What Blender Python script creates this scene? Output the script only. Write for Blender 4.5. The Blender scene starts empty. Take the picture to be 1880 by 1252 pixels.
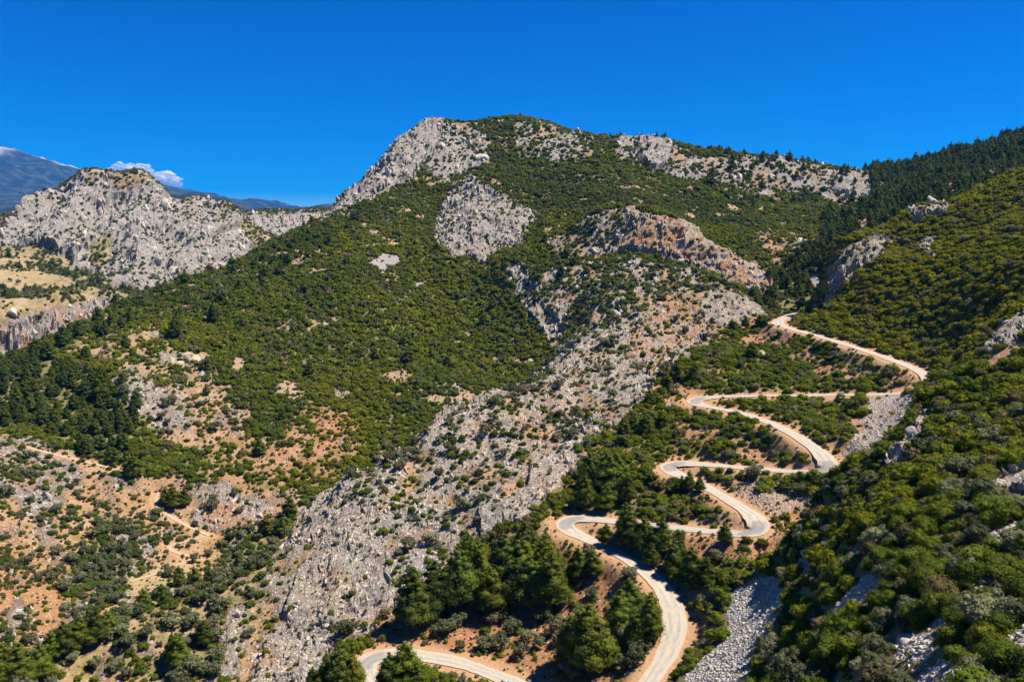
import bpy, bmesh, math, random
import numpy as np
from mathutils import Vector

random.seed(7)
RNG = np.random.default_rng(11)
SC = bpy.context.scene
COL = SC.collection

# ------------------------------------------------------------------ camera
FPX = 1475.5                    # focal length for a frame 1880 wide
PITCH = math.radians(7.55)
HC = 220.0                      # the drone's height
cam_d = bpy.data.cameras.new('camera')
cam = bpy.data.objects.new('camera', cam_d)
COL.objects.link(cam)
cam.location = (0, 0, HC)
cam.rotation_euler = (math.pi / 2 - PITCH, 0, 0)
cam_d.sensor_width = 36.0
cam_d.lens = 36.0 * FPX / 1880.0
cam_d.clip_start = 1.0
cam_d.clip_end = 60000.0
SC.camera = cam

# ------------------------------------------------------------------ sky, sun, exposure
SUN_EL = math.radians(59)
SUN_AZ = math.radians(84)       # measured from +Y (view direction) towards +X
SUN_DIR = Vector((math.cos(SUN_EL) * math.sin(SUN_AZ), math.cos(SUN_EL) * math.cos(SUN_AZ), math.sin(SUN_EL)))
world = bpy.data.worlds.new('World')
SC.world = world
world.use_nodes = True
wn = world.node_tree.nodes
wl = world.node_tree.links
sky = wn.new('ShaderNodeTexSky')
sky.sky_type = 'NISHITA'
sky.sun_disc = False
sky.sun_elevation = SUN_EL
sky.sun_rotation = SUN_AZ
sky.altitude = 2500
sky.air_density = 1.0
sky.dust_density = 0.05
sky.ozone_density = 4.0
hs = wn.new('ShaderNodeHueSaturation')
hs.inputs['Saturation'].default_value = 2.4
hs.inputs['Hue'].default_value = 0.519
wl.new(sky.outputs[0], hs.inputs['Color'])
wl.new(hs.outputs[0], wn['Background'].inputs[0])
wn['Background'].inputs[1].default_value = 0.066
sun_d = bpy.data.lights.new('sun', 'SUN')
sun_d.energy = 5.0
sun_d.angle = math.radians(0.53)
sun_d.color = (1.0, 0.93, 0.82)
sun_o = bpy.data.objects.new('sun', sun_d)
COL.objects.link(sun_o)
sun_o.location = SUN_DIR * 800
sun_o.rotation_euler = SUN_DIR.to_track_quat('Z', 'Y').to_euler()
SC.view_settings.view_transform = 'Standard'
SC.view_settings.look = 'None'
SC.view_settings.exposure = 0.98
SC.view_settings.gamma = 1.0
SC.cycles.use_denoising = True
SC.cycles.use_adaptive_sampling = True
SC.cycles.adaptive_threshold = 0.02
SC.cycles.max_bounces = 4
SC.cycles.transmission_bounces = 2
SC.cycles.glossy_bounces = 1
SC.cycles.diffuse_bounces = 2
SC.cycles.transparent_max_bounces = 24
SC.cycles.volume_bounces = 0

# ------------------------------------------------------------------ measuring: picture point + distance -> place
CP, SP = math.cos(PITCH), math.sin(PITCH)

def ray(px, py):
    """azimuth and slope (rise per metre of ground distance) of the sight line through a point of the photograph"""
    x = (np.asarray(px, float) - 940.0) / FPX
    y = (626.0 - np.asarray(py, float)) / FPX
    dx, dy, dz = x, CP + y * SP, -SP + y * CP
    h = np.hypot(dx, dy)
    return np.arctan2(dx, dy), dz / h

def project(X, Y, Z):
    z = Z - HC
    d = Y * CP - z * SP
    u = Y * SP + z * CP
    return 940.0 + FPX * X / d, 626.0 - FPX * u / d

def place(px, py, D):
    th, s = ray(px, py)
    return np.array([math.sin(th) * D, math.cos(th) * D, HC + s * D])

# ------------------------------------------------------------------ value noise
def _hash(i, j, k, seed):
    h = (i * 374761393 + j * 668265263 + k * 2147483647 + seed * 974634541) & 0xFFFFFFFF
    h = ((h ^ (h >> 13)) * 1274126177) & 0xFFFFFFFF
    h = ((h ^ (h >> 16)) * 2246822519) & 0xFFFFFFFF
    return ((h ^ (h >> 15)) & 0xFFFFFF).astype(np.float32) / np.float32(0xFFFFFF)

def vnoise(x, y, z=None, seed=0):
    """smooth noise in -1..1"""
    xi = np.floor(x).astype(np.int64); yi = np.floor(y).astype(np.int64)
    fx = (x - xi).astype(np.float32); fy = (y - yi).astype(np.float32)
    fx = fx * fx * fx * (fx * (fx * 6 - 15) + 10); fy = fy * fy * fy * (fy * (fy * 6 - 15) + 10)
    def layer(k):
        a = _hash(xi, yi, k, seed); b = _hash(xi + 1, yi, k, seed)
        c = _hash(xi, yi + 1, k, seed); d = _hash(xi + 1, yi + 1, k, seed)
        ab = a + (b - a) * fx; cd = c + (d - c) * fx
        return ab + (cd - ab) * fy
    if z is None:
        return layer(np.int64(0)) * 2 - 1
    zi = np.floor(z).astype(np.int64); fz = (z - zi).astype(np.float32)
    fz = fz * fz * (3 - 2 * fz)
    l0 = layer(zi); l1 = layer(zi + 1)
    return (l0 + (l1 - l0) * fz) * 2 - 1

def fbm(x, y, z=None, octaves=4, seed=0, ridged=False, gain=0.5):
    tot = 0; amp = 1.0; norm = 0
    for o in range(octaves):
        n = vnoise(x, y, z, seed + 17 * o)
        if ridged: n = 1 - 2 * np.abs(n)
        tot = tot + amp * n; norm += amp
        x = x * 2.03 + 11.3; y = y * 2.03 - 7.1
        if z is not None: z = z * 2.03 + 3.7
        amp *= gain
    return tot / norm

def sstep(a, b, x):
    t = np.clip((x - a) / (b - a), 0, 1)
    return t * t * (3 - 2 * t)

# ------------------------------------------------------------------ the lie of the land: surveyed points (photo x, photo y, ground distance)
ROAD_LOW = [(690, 1262, 178), (670, 1235, 184), (666, 1217, 188), (690, 1205, 191), (745, 1202, 191), (830, 1212, 186), (900, 1236, 179),
            (960, 1262, 172), (1010, 1300, 163), (1060, 1340, 154), (1110, 1345, 151), (1155, 1300, 157)]
ROAD_UP = [(1190, 1252, 165), (1223, 1205, 174), (1240, 1150, 184), (1230, 1100, 193), (1205, 1065, 200), (1160, 1030, 209), (1110, 1003, 217),
           (1065, 984, 224), (1038, 970, 229), (1035, 957, 233), (1062, 951, 235), (1120, 956, 231), (1200, 965, 226), (1290, 974, 221),
           (1350, 980, 217), (1386, 978, 216), (1396, 963, 220), (1378, 943, 226), (1340, 919, 234), (1300, 896, 243), (1255, 876, 252),
           (1228, 863, 257), (1226, 854, 261), (1255, 850, 262), (1320, 855, 258), (1400, 862, 254), (1470, 867, 250), (1508, 867, 248),
           (1524, 855, 251), (1508, 833, 258), (1470, 805, 268), (1420, 779, 280), (1360, 758, 294), (1305, 748, 304), (1274, 741, 310),
           (1278, 733, 315), (1310, 729, 317), (1380, 727, 316), (1480, 726, 314), (1580, 725, 312), (1660, 723, 311), (1698, 713, 313),
           (1712, 699, 317), (1696, 685, 324), (1640, 662, 339), (1560, 635, 359), (1490, 614, 381), (1445, 602, 398), (1427, 594, 409),
           (1436, 586, 420), (1460, 577, 434), (1500, 570, 446)]
TRACKS = [[(40, 818, 418), (90, 832, 410), (150, 846, 403), (215, 862, 396), (232, 868, 394)],
          [(290, 905, 384), (284, 925, 378), (300, 940, 372), (330, 958, 364), (358, 972, 358), (384, 982, 354)],
          [(384, 982, 354), (350, 992, 350), (305, 1002, 347), (318, 1012, 343), (345, 1020, 339), (372, 1027, 337)],
          [(362, 1026, 337), (320, 1040, 332), (280, 1055, 326), (240, 1068, 322)]]
SURVEY = ROAD_LOW + ROAD_UP + sum(TRACKS, []) + [
    # ground under the drone
    (1880, 1420, 58), (1500, 1420, 88), (1200, 1420, 124), (900, 1420, 145), (500, 1420, 165), (0, 1420, 190),
    (1880, 1750, 40), (1300, 1800, 66), (940, 1850, 85), (0, 1850, 105),
    # near slope: its brow, the gully behind the brow, its face
    (1880, 580, 236), (1840, 615, 228), (1800, 650, 220), (1765, 680, 214), (1730, 705, 210), (1685, 745, 207), (1640, 785, 205), (1600, 822, 204),
    (1560, 860, 205), (1530, 892, 205), (1500, 925, 203), (1475, 960, 199), (1450, 1000, 193), (1440, 1050, 183),
    (1880, 640, 268), (1800, 720, 257), (1730, 770, 250), (1640, 845, 238), (1560, 930, 227), (1500, 985, 220), (1455, 1035, 206),
    (1420, 1072, 184), (1390, 1120, 174), (1360, 1160, 167), (1330, 1192, 161), (1280, 1252, 150), (1380, 1045, 193),
    (1880, 700, 200), (1880, 800, 165), (1880, 950, 126), (1880, 1100, 96), (1880, 1252, 76), (1750, 850, 160), (1750, 1000, 122),
    (1750, 1150, 95), (1750, 1252, 81), (1640, 900, 164), (1600, 1000, 138), (1600, 1120, 112), (1600, 1252, 92), (1500, 1252, 104), (1525, 1130, 126), (1525, 1020, 154),
    (1545, 950, 176), (1485, 1060, 164), (1460, 1160, 147), (1425, 1252, 130), (1350, 1252, 141),
    # switchback field
    (1150, 850, 266), (1150, 785, 294), (1300, 650, 362), (1230, 680, 344), (1400, 640, 376), (1350, 690, 338), (1500, 685, 343), (1600, 690, 330),
    (1500, 770, 290), (1560, 780, 284), (1430, 830, 268), (1330, 800, 275), (1620, 765, 285), (1590, 800, 266), (1550, 845, 247),
    (1450, 915, 235), (1440, 985, 212), (1300, 1040, 203), (1300, 1110, 188), (1380, 1020, 201), (1250, 930, 236), (1130, 910, 248),
    # rocky slab left of the road
    (950, 960, 233), (900, 900, 252), (1000, 850, 270), (1050, 780, 302), (1100, 720, 330), (1180, 680, 350), (1250, 640, 376), (1330, 600, 412),
    (800, 900, 264), (750, 980, 242), (700, 1000, 238), (650, 1080, 224), (600, 1150, 214), (520, 1100, 230), (480, 1200, 214), (400, 1200, 217),
    (300, 1230, 216), (400, 1140, 229), (150, 1252, 219), (850, 1000, 232), (900, 1050, 218), (800, 1120, 207), (1000, 1050, 214), (1000, 1150, 196), (900, 1180, 193),
    (1100, 1150, 190), (1100, 1080, 203), (560, 1252, 190), (250, 1300, 205),
    # crest of the slab
    (1398, 574, 436), (1370, 545, 446), (1330, 532, 452), (1225, 542, 440), (1150, 580, 415), (1060, 622, 395), (1030, 645, 380), (985, 700, 350), (950, 722, 338),
    (870, 750, 319), (790, 795, 300), (700, 858, 284), (640, 885, 277), (560, 980, 258), (500, 1025, 250), (430, 1062, 245), (300, 1108, 240),
    (200, 1152, 235), (100, 1200, 230), (0, 1248, 224),
    # gorge behind the crest
    (1330, 568, 480), (1225, 578, 472), (1150, 615, 450), (1060, 665, 430), (1000, 735, 420), (900, 825, 370), (790, 905, 345), (700, 960, 332),
    (640, 1005, 325), (560, 1055, 308), (430, 1120, 284), (300, 1160, 275), (200, 1195, 265), (100, 1235, 254), (0, 1275, 246),
    # spur and cliff above the slab
    (1300, 540, 505), (1200, 522, 520), (1120, 555, 492), (1030, 615, 500), (960, 545, 552), (930, 488, 588), (1000, 525, 548), (1070, 575, 503), (1000, 470, 588), (1000, 440, 640), (970, 455, 640),
    (1050, 482, 568), (1150, 475, 562), (1250, 495, 546), (1350, 525, 520), (1395, 545, 508), (1120, 462, 582), (1180, 458, 577), (1240, 475, 568), (1290, 490, 560), (1390, 535, 532),
    (1040, 435, 604), (1110, 395, 604), (1180, 395, 595), (1240, 408, 587), (1320, 455, 571), (1380, 492, 551), (1420, 518, 540),
    (1040, 420, 650), (1110, 402, 640), (1180, 408, 640), (1240, 424, 630), (1320, 474, 612), (1400, 530, 588),
    # valley beyond the top bend
    (1400, 570, 452), (1440, 545, 500), (1480, 515, 545), (1500, 480, 600), (1550, 430, 690), (1590, 395, 770), (1620, 350, 900), (1460, 470, 640),
    # bushy hill above the top road
    (1506, 550, 424), (1516, 492, 440), (1560, 446, 455), (1600, 426, 465), (1660, 390, 480), (1740, 373, 490), (1800, 346, 500), (1880, 312, 515),
    (1520, 560, 492), (1560, 500, 530), (1600, 465, 540), (1660, 430, 560), (1740, 405, 575), (1800, 390, 590), (1880, 365, 610),
    (1500, 592, 395), (1600, 602, 378), (1690, 645, 347), (1740, 668, 328), (1560, 540, 412), (1640, 520, 402), (1640, 450, 446), (1740, 560, 365), (1740, 450, 430),
    (1800, 610, 305), (1800, 500, 372), (1800, 420, 440), (1880, 560, 298), (1880, 480, 352), (1880, 400, 420), (1760, 715, 262),
    # far pine hill
    (1625, 315, 1060), (1700, 300, 1100), (1780, 279, 1120), (1880, 256, 1150), (1660, 350, 870), (1750, 350, 830), (1880, 334, 790), (1700, 340, 1400), (1880, 309, 1500),
    # the main mountain: skyline, back, face
    (960, 228, 980), (1030, 238, 970), (1100, 256, 960), (1170, 258, 945), (1230, 271, 938), (1320, 288, 950), (1450, 299, 970), (1560, 314, 1000), (1612, 326, 1020),
    (850, 228, 978), (780, 226, 960), (735, 263, 915), (690, 303, 875), (640, 345, 820), (612, 386, 772),
    (960, 270, 1180), (1100, 290, 1160), (1230, 305, 1150), (1450, 330, 1170), (1600, 345, 1230), (600, 440, 950), (690, 350, 1080), (780, 270, 1160),
    (960, 300, 862), (1000, 380, 742), (1100, 300, 850), (1100, 362, 722), (1250, 325, 850), (1250, 380, 735), (1400, 340, 880), (1400, 400, 765), (1400, 460, 665), (1320, 425, 700),
    (1500, 360, 900), (1500, 420, 765), (800, 300, 850), (760, 350, 790), (700, 380, 742), (650, 420, 690), (700, 450, 652), (800, 380, 748), (850, 320, 832),
    (870, 332, 776), (905, 355, 738), (960, 400, 700), (805, 440, 660), (885, 485, 618), (930, 455, 640),
    # long green shoulder
    (600, 394, 742), (500, 446, 692), (400, 492, 657), (300, 525, 627), (220, 551, 605), (120, 602, 575), (0, 668, 545),
    (600, 440, 850), (500, 492, 790), (400, 540, 750), (220, 612, 700), (120, 665, 660), (0, 735, 640),
    (600, 500, 602), (700, 550, 560), (500, 560, 562), (800, 500, 612), (400, 600, 540), (300, 640, 512), (200, 680, 490), (60, 722, 480), (600, 650, 502), (700, 650, 500),
    (500, 700, 472), (400, 750, 446), (300, 780, 432), (150, 780, 440), (0, 800, 432), (800, 600, 545), (900, 550, 570), (900, 650, 505), (800, 700, 462), (960, 600, 522),
    (980, 665, 480), (700, 780, 425), (600, 800, 415), (500, 850, 396), (400, 870, 391), (100, 890, 388), (0, 900, 382), (640, 850, 396), (540, 930, 366),
    (450, 950, 362), (150, 960, 360), (0, 1000, 342), (400, 1035, 334), (150, 1060, 318), (0, 1100, 302), (100, 1150, 286), (0, 1200, 270), (300, 1100, 305), (450, 1040, 330),
    # canyon wall, fields, rock massif
    (0, 588, 880), (100, 566, 900), (195, 544, 930), (0, 668, 862), (100, 622, 880), (190, 580, 910), (0, 740, 800), (100, 700, 800), (200, 650, 790),
    (0, 560, 940), (60, 520, 1080), (0, 480, 1200), (130, 500, 1180), (150, 538, 1010), (210, 520, 1110),
    (0, 455, 1290), (60, 450, 1290), (130, 478, 1240), (200, 520, 1150), (240, 545, 1110), (330, 520, 1120), (430, 500, 1150),
    (150, 420, 1330), (220, 400, 1350), (300, 430, 1310), (380, 430, 1330), (60, 410, 1360),
    (0, 428, 1420), (50, 378, 1430), (112, 366, 1440), (146, 320, 1450), (220, 320, 1460), (270, 321, 1460), (302, 360, 1470), (345, 364, 1480), (390, 371, 1500), (422, 390, 1520), (440, 440, 1540),
    (0, 450, 1800), (50, 440, 1750), (150, 420, 1800), (220, 420, 1850), (300, 430, 1850), (400, 440, 1800),
    (440, 393, 1900), (520, 386, 1900), (595, 382, 1900), (480, 452, 1650), (560, 440, 1600), (480, 500, 1240), (500, 485, 1380), (560, 470, 1250), (560, 460, 1400), (630, 450, 1300), (520, 405, 2300), (640, 420, 2000),
    (330, 353, 4500), (390, 373, 4500), (450, 393, 4500), (520, 398, 4500), (570, 382, 4500), (610, 379, 4500), (260, 350, 4500), (180, 390, 4500),
    (0, 283, 7200), (30, 291, 7200), (80, 315, 7000), (125, 337, 6900), (165, 362, 6700), (0, 350, 6000), (60, 365, 6000), (0, 396, 5000), (100, 388, 5300),
    (0, 415, 3600), (60, 430, 3000), (200, 430, 3200), (0, 330, 9500), (125, 380, 9500), (250, 410, 9500), (420, 430, 9500),
    (700, 430, 4500), (1200, 430, 4500), (1880, 400, 4500), (800, 430, 2300), (1200, 430, 2300), (1600, 420, 2300), (1880, 400, 2300),
    (0, 425, 14000), (600, 425, 14000), (1200, 425, 14000), (1880, 425, 14000),
]
S_ARR = np.array(SURVEY, float)
_f = S_ARR[:, 2] > 2500
S_ARR[_f, 2] = 2500 * (S_ARR[_f, 2] / 2500) ** 1.7        # the far ranges stand well back
_ext = [S_ARR]
for lim, to in ((lambda p: p[:, 0] <= 0, -330), (lambda p: p[:, 0] >= 1880, 2210)):
    e = S_ARR[lim(S_ARR)].copy(); e[:, 0] = to; _ext.append(e)
S_ARR = np.vstack(_ext)

def tps_fit(P, f, c=0.02, reg=2e-5):
    n = len(P)
    d = np.sqrt(((P[:, None] - P[None]) ** 2).sum(-1) + c * c)
    A = np.zeros((n + 3, n + 3)); A[:n, :n] = -d + reg * n * 0 - np.eye(n) * reg
    A[:n, n] = 1; A[:n, n + 1:] = P; A[n, :n] = 1; A[n + 1:, :n] = P.T
    return np.linalg.solve(A, np.concatenate([f, np.zeros(3)]))

_th, _s = ray(S_ARR[:, 0], S_ARR[:, 1])
_P = np.stack([_th, np.log(S_ARR[:, 2])], 1)
_W = tps_fit(_P, _s, 0.02, 4e-4)

def land_slope(th, lr):
    out = np.empty(len(th), np.float64)
    n = len(_P)
    for i in range(0, len(th), 40000):
        a = th[i:i + 40000].astype(np.float32)[:, None] - _P[:, 0].astype(np.float32)
        b = lr[i:i + 40000].astype(np.float32)[:, None] - _P[:, 1].astype(np.float32)
        d = np.sqrt(a * a + b * b + np.float32(0.0004))
        out[i:i + 40000] = -(d @ _W[:n].astype(np.float32)) + _W[n] + _W[n + 1] * th[i:i + 40000] + _W[n + 2] * lr[i:i + 40000]
    return out

# ------------------------------------------------------------------ the ground sheet as a grid (azimuth x distance)
TH = np.linspace(-0.76, 0.76, 980)
def _rows(a, b, st): return np.arange(math.log(a), math.log(b), st)
LR = np.concatenate([_rows(28, 120, 0.013), _rows(120, 440, 0.0037), _rows(440, 640, 0.0022), _rows(640, 1000, 0.0042), _rows(1000, 1700, 0.0046), _rows(1700, 28000, 0.014)])
NT, NR = len(TH), len(LR)
RR = np.exp(LR)
th_g, lr_g = np.meshgrid(TH, LR, indexing='ij')
r_g = np.exp(lr_g)
S = land_slope(th_g.ravel(), lr_g.ravel()).reshape(NT, NR)
X = np.sin(th_g) * r_g
Y = np.cos(th_g) * r_g
Z = HC + S * r_g
# broad folds, gullies and ribs of the hillsides
fold = fbm(X / 90, Y / 90, octaves=3, seed=3) * np.clip((r_g - 330) / 400, 0, 1) * 9 * np.clip(1.5 - r_g / 2600, 0, 1)
fold += fbm(X / 22, Y / 22, octaves=3, seed=5) * np.clip(r_g / 420, 0.15, 1.6) * 1.3
fold += fbm(X / 1500, Y / 1500, octaves=6, seed=8, ridged=True) * np.clip((r_g - 2600) / 3000, 0, 1) * 0.012 * np.minimum(r_g, 17000)
Z += fold

# ------------------------------------------------------------------ roads: spline, bed cut into the slope
def spline(pts, step=1.0):
    P = np.array([place(*p) for p in pts])
    P = np.vstack([2 * P[0] - P[1], P, 2 * P[-1] - P[-2]])
    out = []
    for i in range(1, len(P) - 2):
        for t in np.linspace(0, 1, 24, endpoint=False):
            a, b, c, d = P[i - 1], P[i], P[i + 1], P[i + 2]
            out.append(0.5 * (2 * b + (c - a) * t + (2 * a - 5 * b + 4 * c - d) * t * t + (3 * b - a - 3 * c + d) * t ** 3))
    out.append(P[-2])
    Q = np.array(out)
    L = np.concatenate([[0], np.cumsum(np.linalg.norm(np.diff(Q[:, :2], axis=0), axis=1))])
    n = int(L[-1] / step)
    Q = np.stack([np.interp(np.linspace(0, L[-1], n), L, Q[:, k]) for k in range(3)], 1)
    for it in range(14):
        Q[1:-1, :2] = 0.5 * Q[1:-1, :2] + 0.25 * (Q[:-2, :2] + Q[2:, :2])
    for it in range(60):
        Q[1:-1, 2] = 0.5 * Q[1:-1, 2] + 0.25 * (Q[:-2, 2] + Q[2:, 2])
    return Q

def bend(Q):
    t = np.gradient(Q[:, :2], axis=0); t /= np.linalg.norm(t, axis=1)[:, None]
    a = np.unwrap(np.arctan2(t[:, 1], t[:, 0]))
    k = np.abs(np.gradient(a))
    ker = np.hanning(17); ker /= ker.sum()
    return t, np.convolve(np.pad(k, 8, 'edge'), ker, 'valid')

ROUTES = [('road', spline(ROAD_LOW + ROAD_UP), 1.98)] + [('dirt_track', spline(t), 0.85) for t in TRACKS]
near_d = np.full((NT, NR), 99.0); near_z = np.zeros((NT, NR)); near_hw = np.zeros((NT, NR))
for nm, Q, hw in ROUTES:
    t, k = bend(Q)
    wid = hw * (1 + np.clip(k * 9, 0, 0.55)) if nm == 'road' else np.full(len(Q), hw)
    sel = (X > Q[:, 0].min() - 16) & (X < Q[:, 0].max() + 16) & (Y > Q[:, 1].min() - 16) & (Y < Q[:, 1].max() + 16)
    idx = np.flatnonzero(sel.ravel())
    xs, ys = X.ravel()[idx].astype(np.float32), Y.ravel()[idx].astype(np.float32)
    bd = np.empty(len(idx), np.float32); bi = np.empty(len(idx), int); bz = np.empty(len(idx), np.float32)
    q = Q[::2].astype(np.float32)
    for i in range(0, len(idx), 20000):
        d = (xs[i:i + 20000, None] - q[:, 0]) ** 2 + (ys[i:i + 20000, None] - q[:, 1]) ** 2
        bi[i:i + 20000] = d.argmin(1); bd[i:i + 20000] = np.sqrt(d.min(1))
        w4 = 1.0 / (d * d + 0.5)
        bz[i:i + 20000] = (w4 @ q[:, 2]) / w4.sum(1)
    dd = near_d.ravel(); zz = near_z.ravel(); ww = near_hw.ravel()
    better = bd - wid[bi * 2] < dd[idx] - ww[idx]
    k2 = idx[better]
    dd[k2] = bd[better]; zz[k2] = bz[better]; ww[k2] = wid[bi[better] * 2]
edge = (near_d - near_hw) * np.where(near_hw < 1.3, 2.2, 1.0)                       # metres outside the carriageway
wob = fbm(X / 6, Y / 6, octaves=2, seed=21)
keep = sstep(1.0, 7.5 + 2.0 * wob, edge)
Z = near_z - 0.10 + (Z - near_z + 0.10) * keep
BX, BY, BZ = X.copy(), Y.copy(), Z.copy()
PX, PY = project(X, Y, Z)

# ------------------------------------------------------------------ what grows and what lies where
A = {k: np.zeros((NT, NR), np.float32) for k in ('rock', 'amp', 'red', 'orange', 'dry', 'scree', 'pine', 'olive', 'tone', 'pale')}
A['bush'] = np.full((NT, NR), 0.95, np.float32)
A['tone'] += 0.45
A['red'] += 0.25
jx = fbm(X / 14, Y / 14, octaves=3, seed=31) * 22 * np.clip(300 / r_g, 0.25, 1.2)
jy = fbm(X / 14, Y / 14, octaves=3, seed=47) * 22 * np.clip(300 / r_g, 0.25, 1.2)
JX, JY = PX + jx, PY + jy

def inside(poly, x, y):
    poly = np.array(poly, float)
    c = np.zeros(x.shape, bool)
    j = len(poly) - 1
    for i in range(len(poly)):
        xi, yi = poly[i]; xj, yj = poly[j]
        if yi != yj:
            c ^= ((yi > y) != (yj > y)) & (x < (xj - xi) * (y - yi) / (yj - yi) + xi)
        j = i
    return c

def zone(poly, r0, r1, **kw):
    p = np.array(poly, float)
    m = (r_g > r0) & (r_g < r1) & (JX > p[:, 0].min()) & (JX < p[:, 0].max()) & (JY > p[:, 1].min()) & (JY < p[:, 1].max())
    idx = np.flatnonzero(m.ravel())
    ok = idx[inside(p, JX.ravel()[idx], JY.ravel()[idx])]
    for k, v in kw.items():
        A[k].ravel()[ok] = v

def rect(x0, y0, x1, y1): return [(x0, y0), (x1, y0), (x1, y1), (x0, y1)]
ALL = rect(-600, -600, 2600, 3000)
# far land
zone(ALL, 2300, 99999, bush=0, pine=0, rock=0.0, tone=0.2)
zone([(-400, 180), (-60, 250), (0, 270), (60, 290), (130, 330), (90, 338), (40, 322), (-400, 310)], 5500, 9000, rock=1.0, amp=10)
# canyon wall, fields, massif
zone(ALL, 840, 2300, bush=0.8, tone=0.2)
zone(rect(-400, 430, 240, 590), 880, 1290, bush=0.5, dry=0.6, red=0.2, pine=0.1, olive=0.2)
zone([(-100, 495), (70, 498), (140, 515), (150, 530), (60, 535), (-100, 525)], 900, 1290, bush=0.02, olive=0.02, dry=1.0, pine=0)
zone([(-100, 545), (60, 548), (110, 558), (0, 575), (-100, 580)], 880, 1290, bush=0.03, olive=0.02, dry=1.0, pine=0)
zone([(-100, 478), (60, 475), (80, 482), (0, 488), (-100, 490)], 900, 1290, bush=0.03, olive=0.02, dry=1.0, pine=0)
zone([(-330, 620), (0, 592), (100, 568), (190, 545), (215, 560), (100, 622), (0, 675), (-330, 720)], 800, 960, rock=1, amp=7, bush=0.1, orange=0.45, red=0.4)
zone([(-200, 460), (0, 440), (50, 372), (110, 350), (150, 318), (270, 318), (300, 350), (395, 368), (430, 392), (445, 440), (480, 470), (420, 520), (330, 560), (225, 545),
      (195, 515), (150, 492), (120, 470), (60, 452)], 1080, 1620, rock=1, amp=15, bush=0.42, tone=0.1, orange=0.12, pine=0.0)
zone([(160, 318), (275, 318), (290, 345), (230, 340), (190, 350), (150, 345)], 1380, 1620, rock=0.4, bush=0.7)
zone([(300, 355), (390, 368), (420, 400), (380, 420), (320, 390)], 1280, 1620, rock=0.5, bush=0.6)
zone([(160, 470), (190, 430), (215, 440), (205, 480), (180, 495)], 1150, 1420, rock=0.3, bush=0.7)
zone([(135, 478), (150, 460), (168, 462), (160, 480), (140, 500), (125, 495)], 1100, 1330, scree=1, rock=0.5, bush=0.02)
zone([(430, 398), (590, 390), (600, 420), (480, 470), (440, 450)], 1500, 1990, rock=1, amp=12, bush=0.25, orange=0.25, tone=0.1)
# the main mountain
zone(rect(560, 150, 1660, 420), 640, 1120, bush=0.88, tone=0.3, red=0.3)
zone([(560, 420), (615, 375), (640, 335), (690, 280), (770, 200), (830, 205), (835, 250), (800, 290), (760, 325), (690, 362), (640, 388)], 640, 1120, rock=1, amp=8, bush=0.14, orange=0.08)
zone([(820, 222), (880, 228), (905, 290), (860, 330), (790, 345), (780, 300), (810, 270)], 640, 1120, rock=0.72, amp=6, bush=0.5)
zone([(940, 225), (1000, 222), (1090, 235), (1090, 290), (1000, 300), (945, 290)], 640, 1120, rock=0.68, amp=5, bush=0.55)
zone([(870, 322), (905, 345), (950, 375), (985, 400), (960, 445), (930, 452), (885, 490), (845, 472), (800, 445), (797, 405), (830, 350)], 560, 860, rock=1, amp=9, bush=0.2)
zone([(1110, 245), (1180, 248), (1230, 252), (1250, 285), (1330, 290), (1450, 284), (1560, 302), (1625, 316), (1618, 352), (1560, 378), (1500, 352), (1400, 365), (1330, 338), (1250, 330), (1160, 305)],
     640, 1100, rock=0.66, amp=7, bush=0.46, orange=0.1, pine=0.04)
zone([(1180, 245), (1225, 252), (1235, 290), (1215, 315), (1160, 295)], 640, 1100, rock=1, amp=9, bush=0.08)
zone([(1520, 318), (1620, 318), (1618, 350), (1570, 368), (1530, 350)], 640, 1100, rock=1, amp=9, bush=0.08)
zone([(1500, 355), (1515, 352), (1545, 375), (1535, 380)], 640, 1100, scree=1, bush=0)
zone([(1390, 420), (1470, 425), (1530, 460), (1510, 500), (1430, 490), (1390, 455)], 500, 800, rock=0.5, bush=0.5, red=0.5)
zone([(1280, 260), (1600, 300), (1640, 340), (1600, 400), (1540, 420), (1480, 400), (1300, 370)], 640, 1050, pine=0.07)
zone([(1380, 545), (1420, 500), (1470, 470), (1540, 400), (1610, 370), (1660, 370), (1600, 430), (1540, 470), (1520, 560), (1440, 580), (1390, 570)], 445, 900, pine=0.5, bush=0.6, tone=0.1)
zone([(1560, 420), (1600, 388), (1612, 392), (1580, 428)], 560, 900, bush=0.1, pine=0, red=0.5)
zone([(1480, 505), (1512, 500), (1512, 525), (1482, 525)], 470, 700, scree=1, bush=0.02, pine=0)
zone(rect(1600, 200, 2400, 420), 640, 1700, pine=0.85, bush=0.5, tone=0.05)
zone([(1728, 340), (1770, 335), (1765, 350), (1730, 352)], 640, 1200, pine=0, bush=0.05, red=0.9)
zone([(1770, 325), (1830, 318), (1830, 326), (1775, 332)], 640, 1200, pine=0, bush=0.05, red=0.5)
# cliff and spur
zone([(1020, 440), (1040, 415), (1110, 385), (1180, 385), (1240, 398), (1320, 448), (1380, 486), (1425, 515), (1420, 535), (1380, 540), (1330, 512), (1250, 486), (1180, 464), (1120, 470), (1050, 485), (1020, 475)],
     500, 640, rock=1, amp=5, bush=0.07, orange=0.62, tone=0.2)
zone([(1000, 440), (1040, 410), (1150, 385), (1170, 420), (1120, 460), (1050, 490)], 500, 640, rock=0.62, amp=3, bush=0.55, orange=0.25)
zone([(925, 485), (980, 475), (1060, 480), (1180, 466), (1300, 500), (1340, 530), (1240, 560), (1150, 600), (1060, 650), (1015, 640), (955, 555), (925, 520)], 440, 560, rock=0.62, amp=6, bush=0.6, orange=0.3, red=0.45, tone=0.25)
EDGE = [(925, 485), (960, 478), (985, 520), (1000, 570), (1045, 610), (1050, 650), (1010, 640), (955, 555)]
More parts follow.
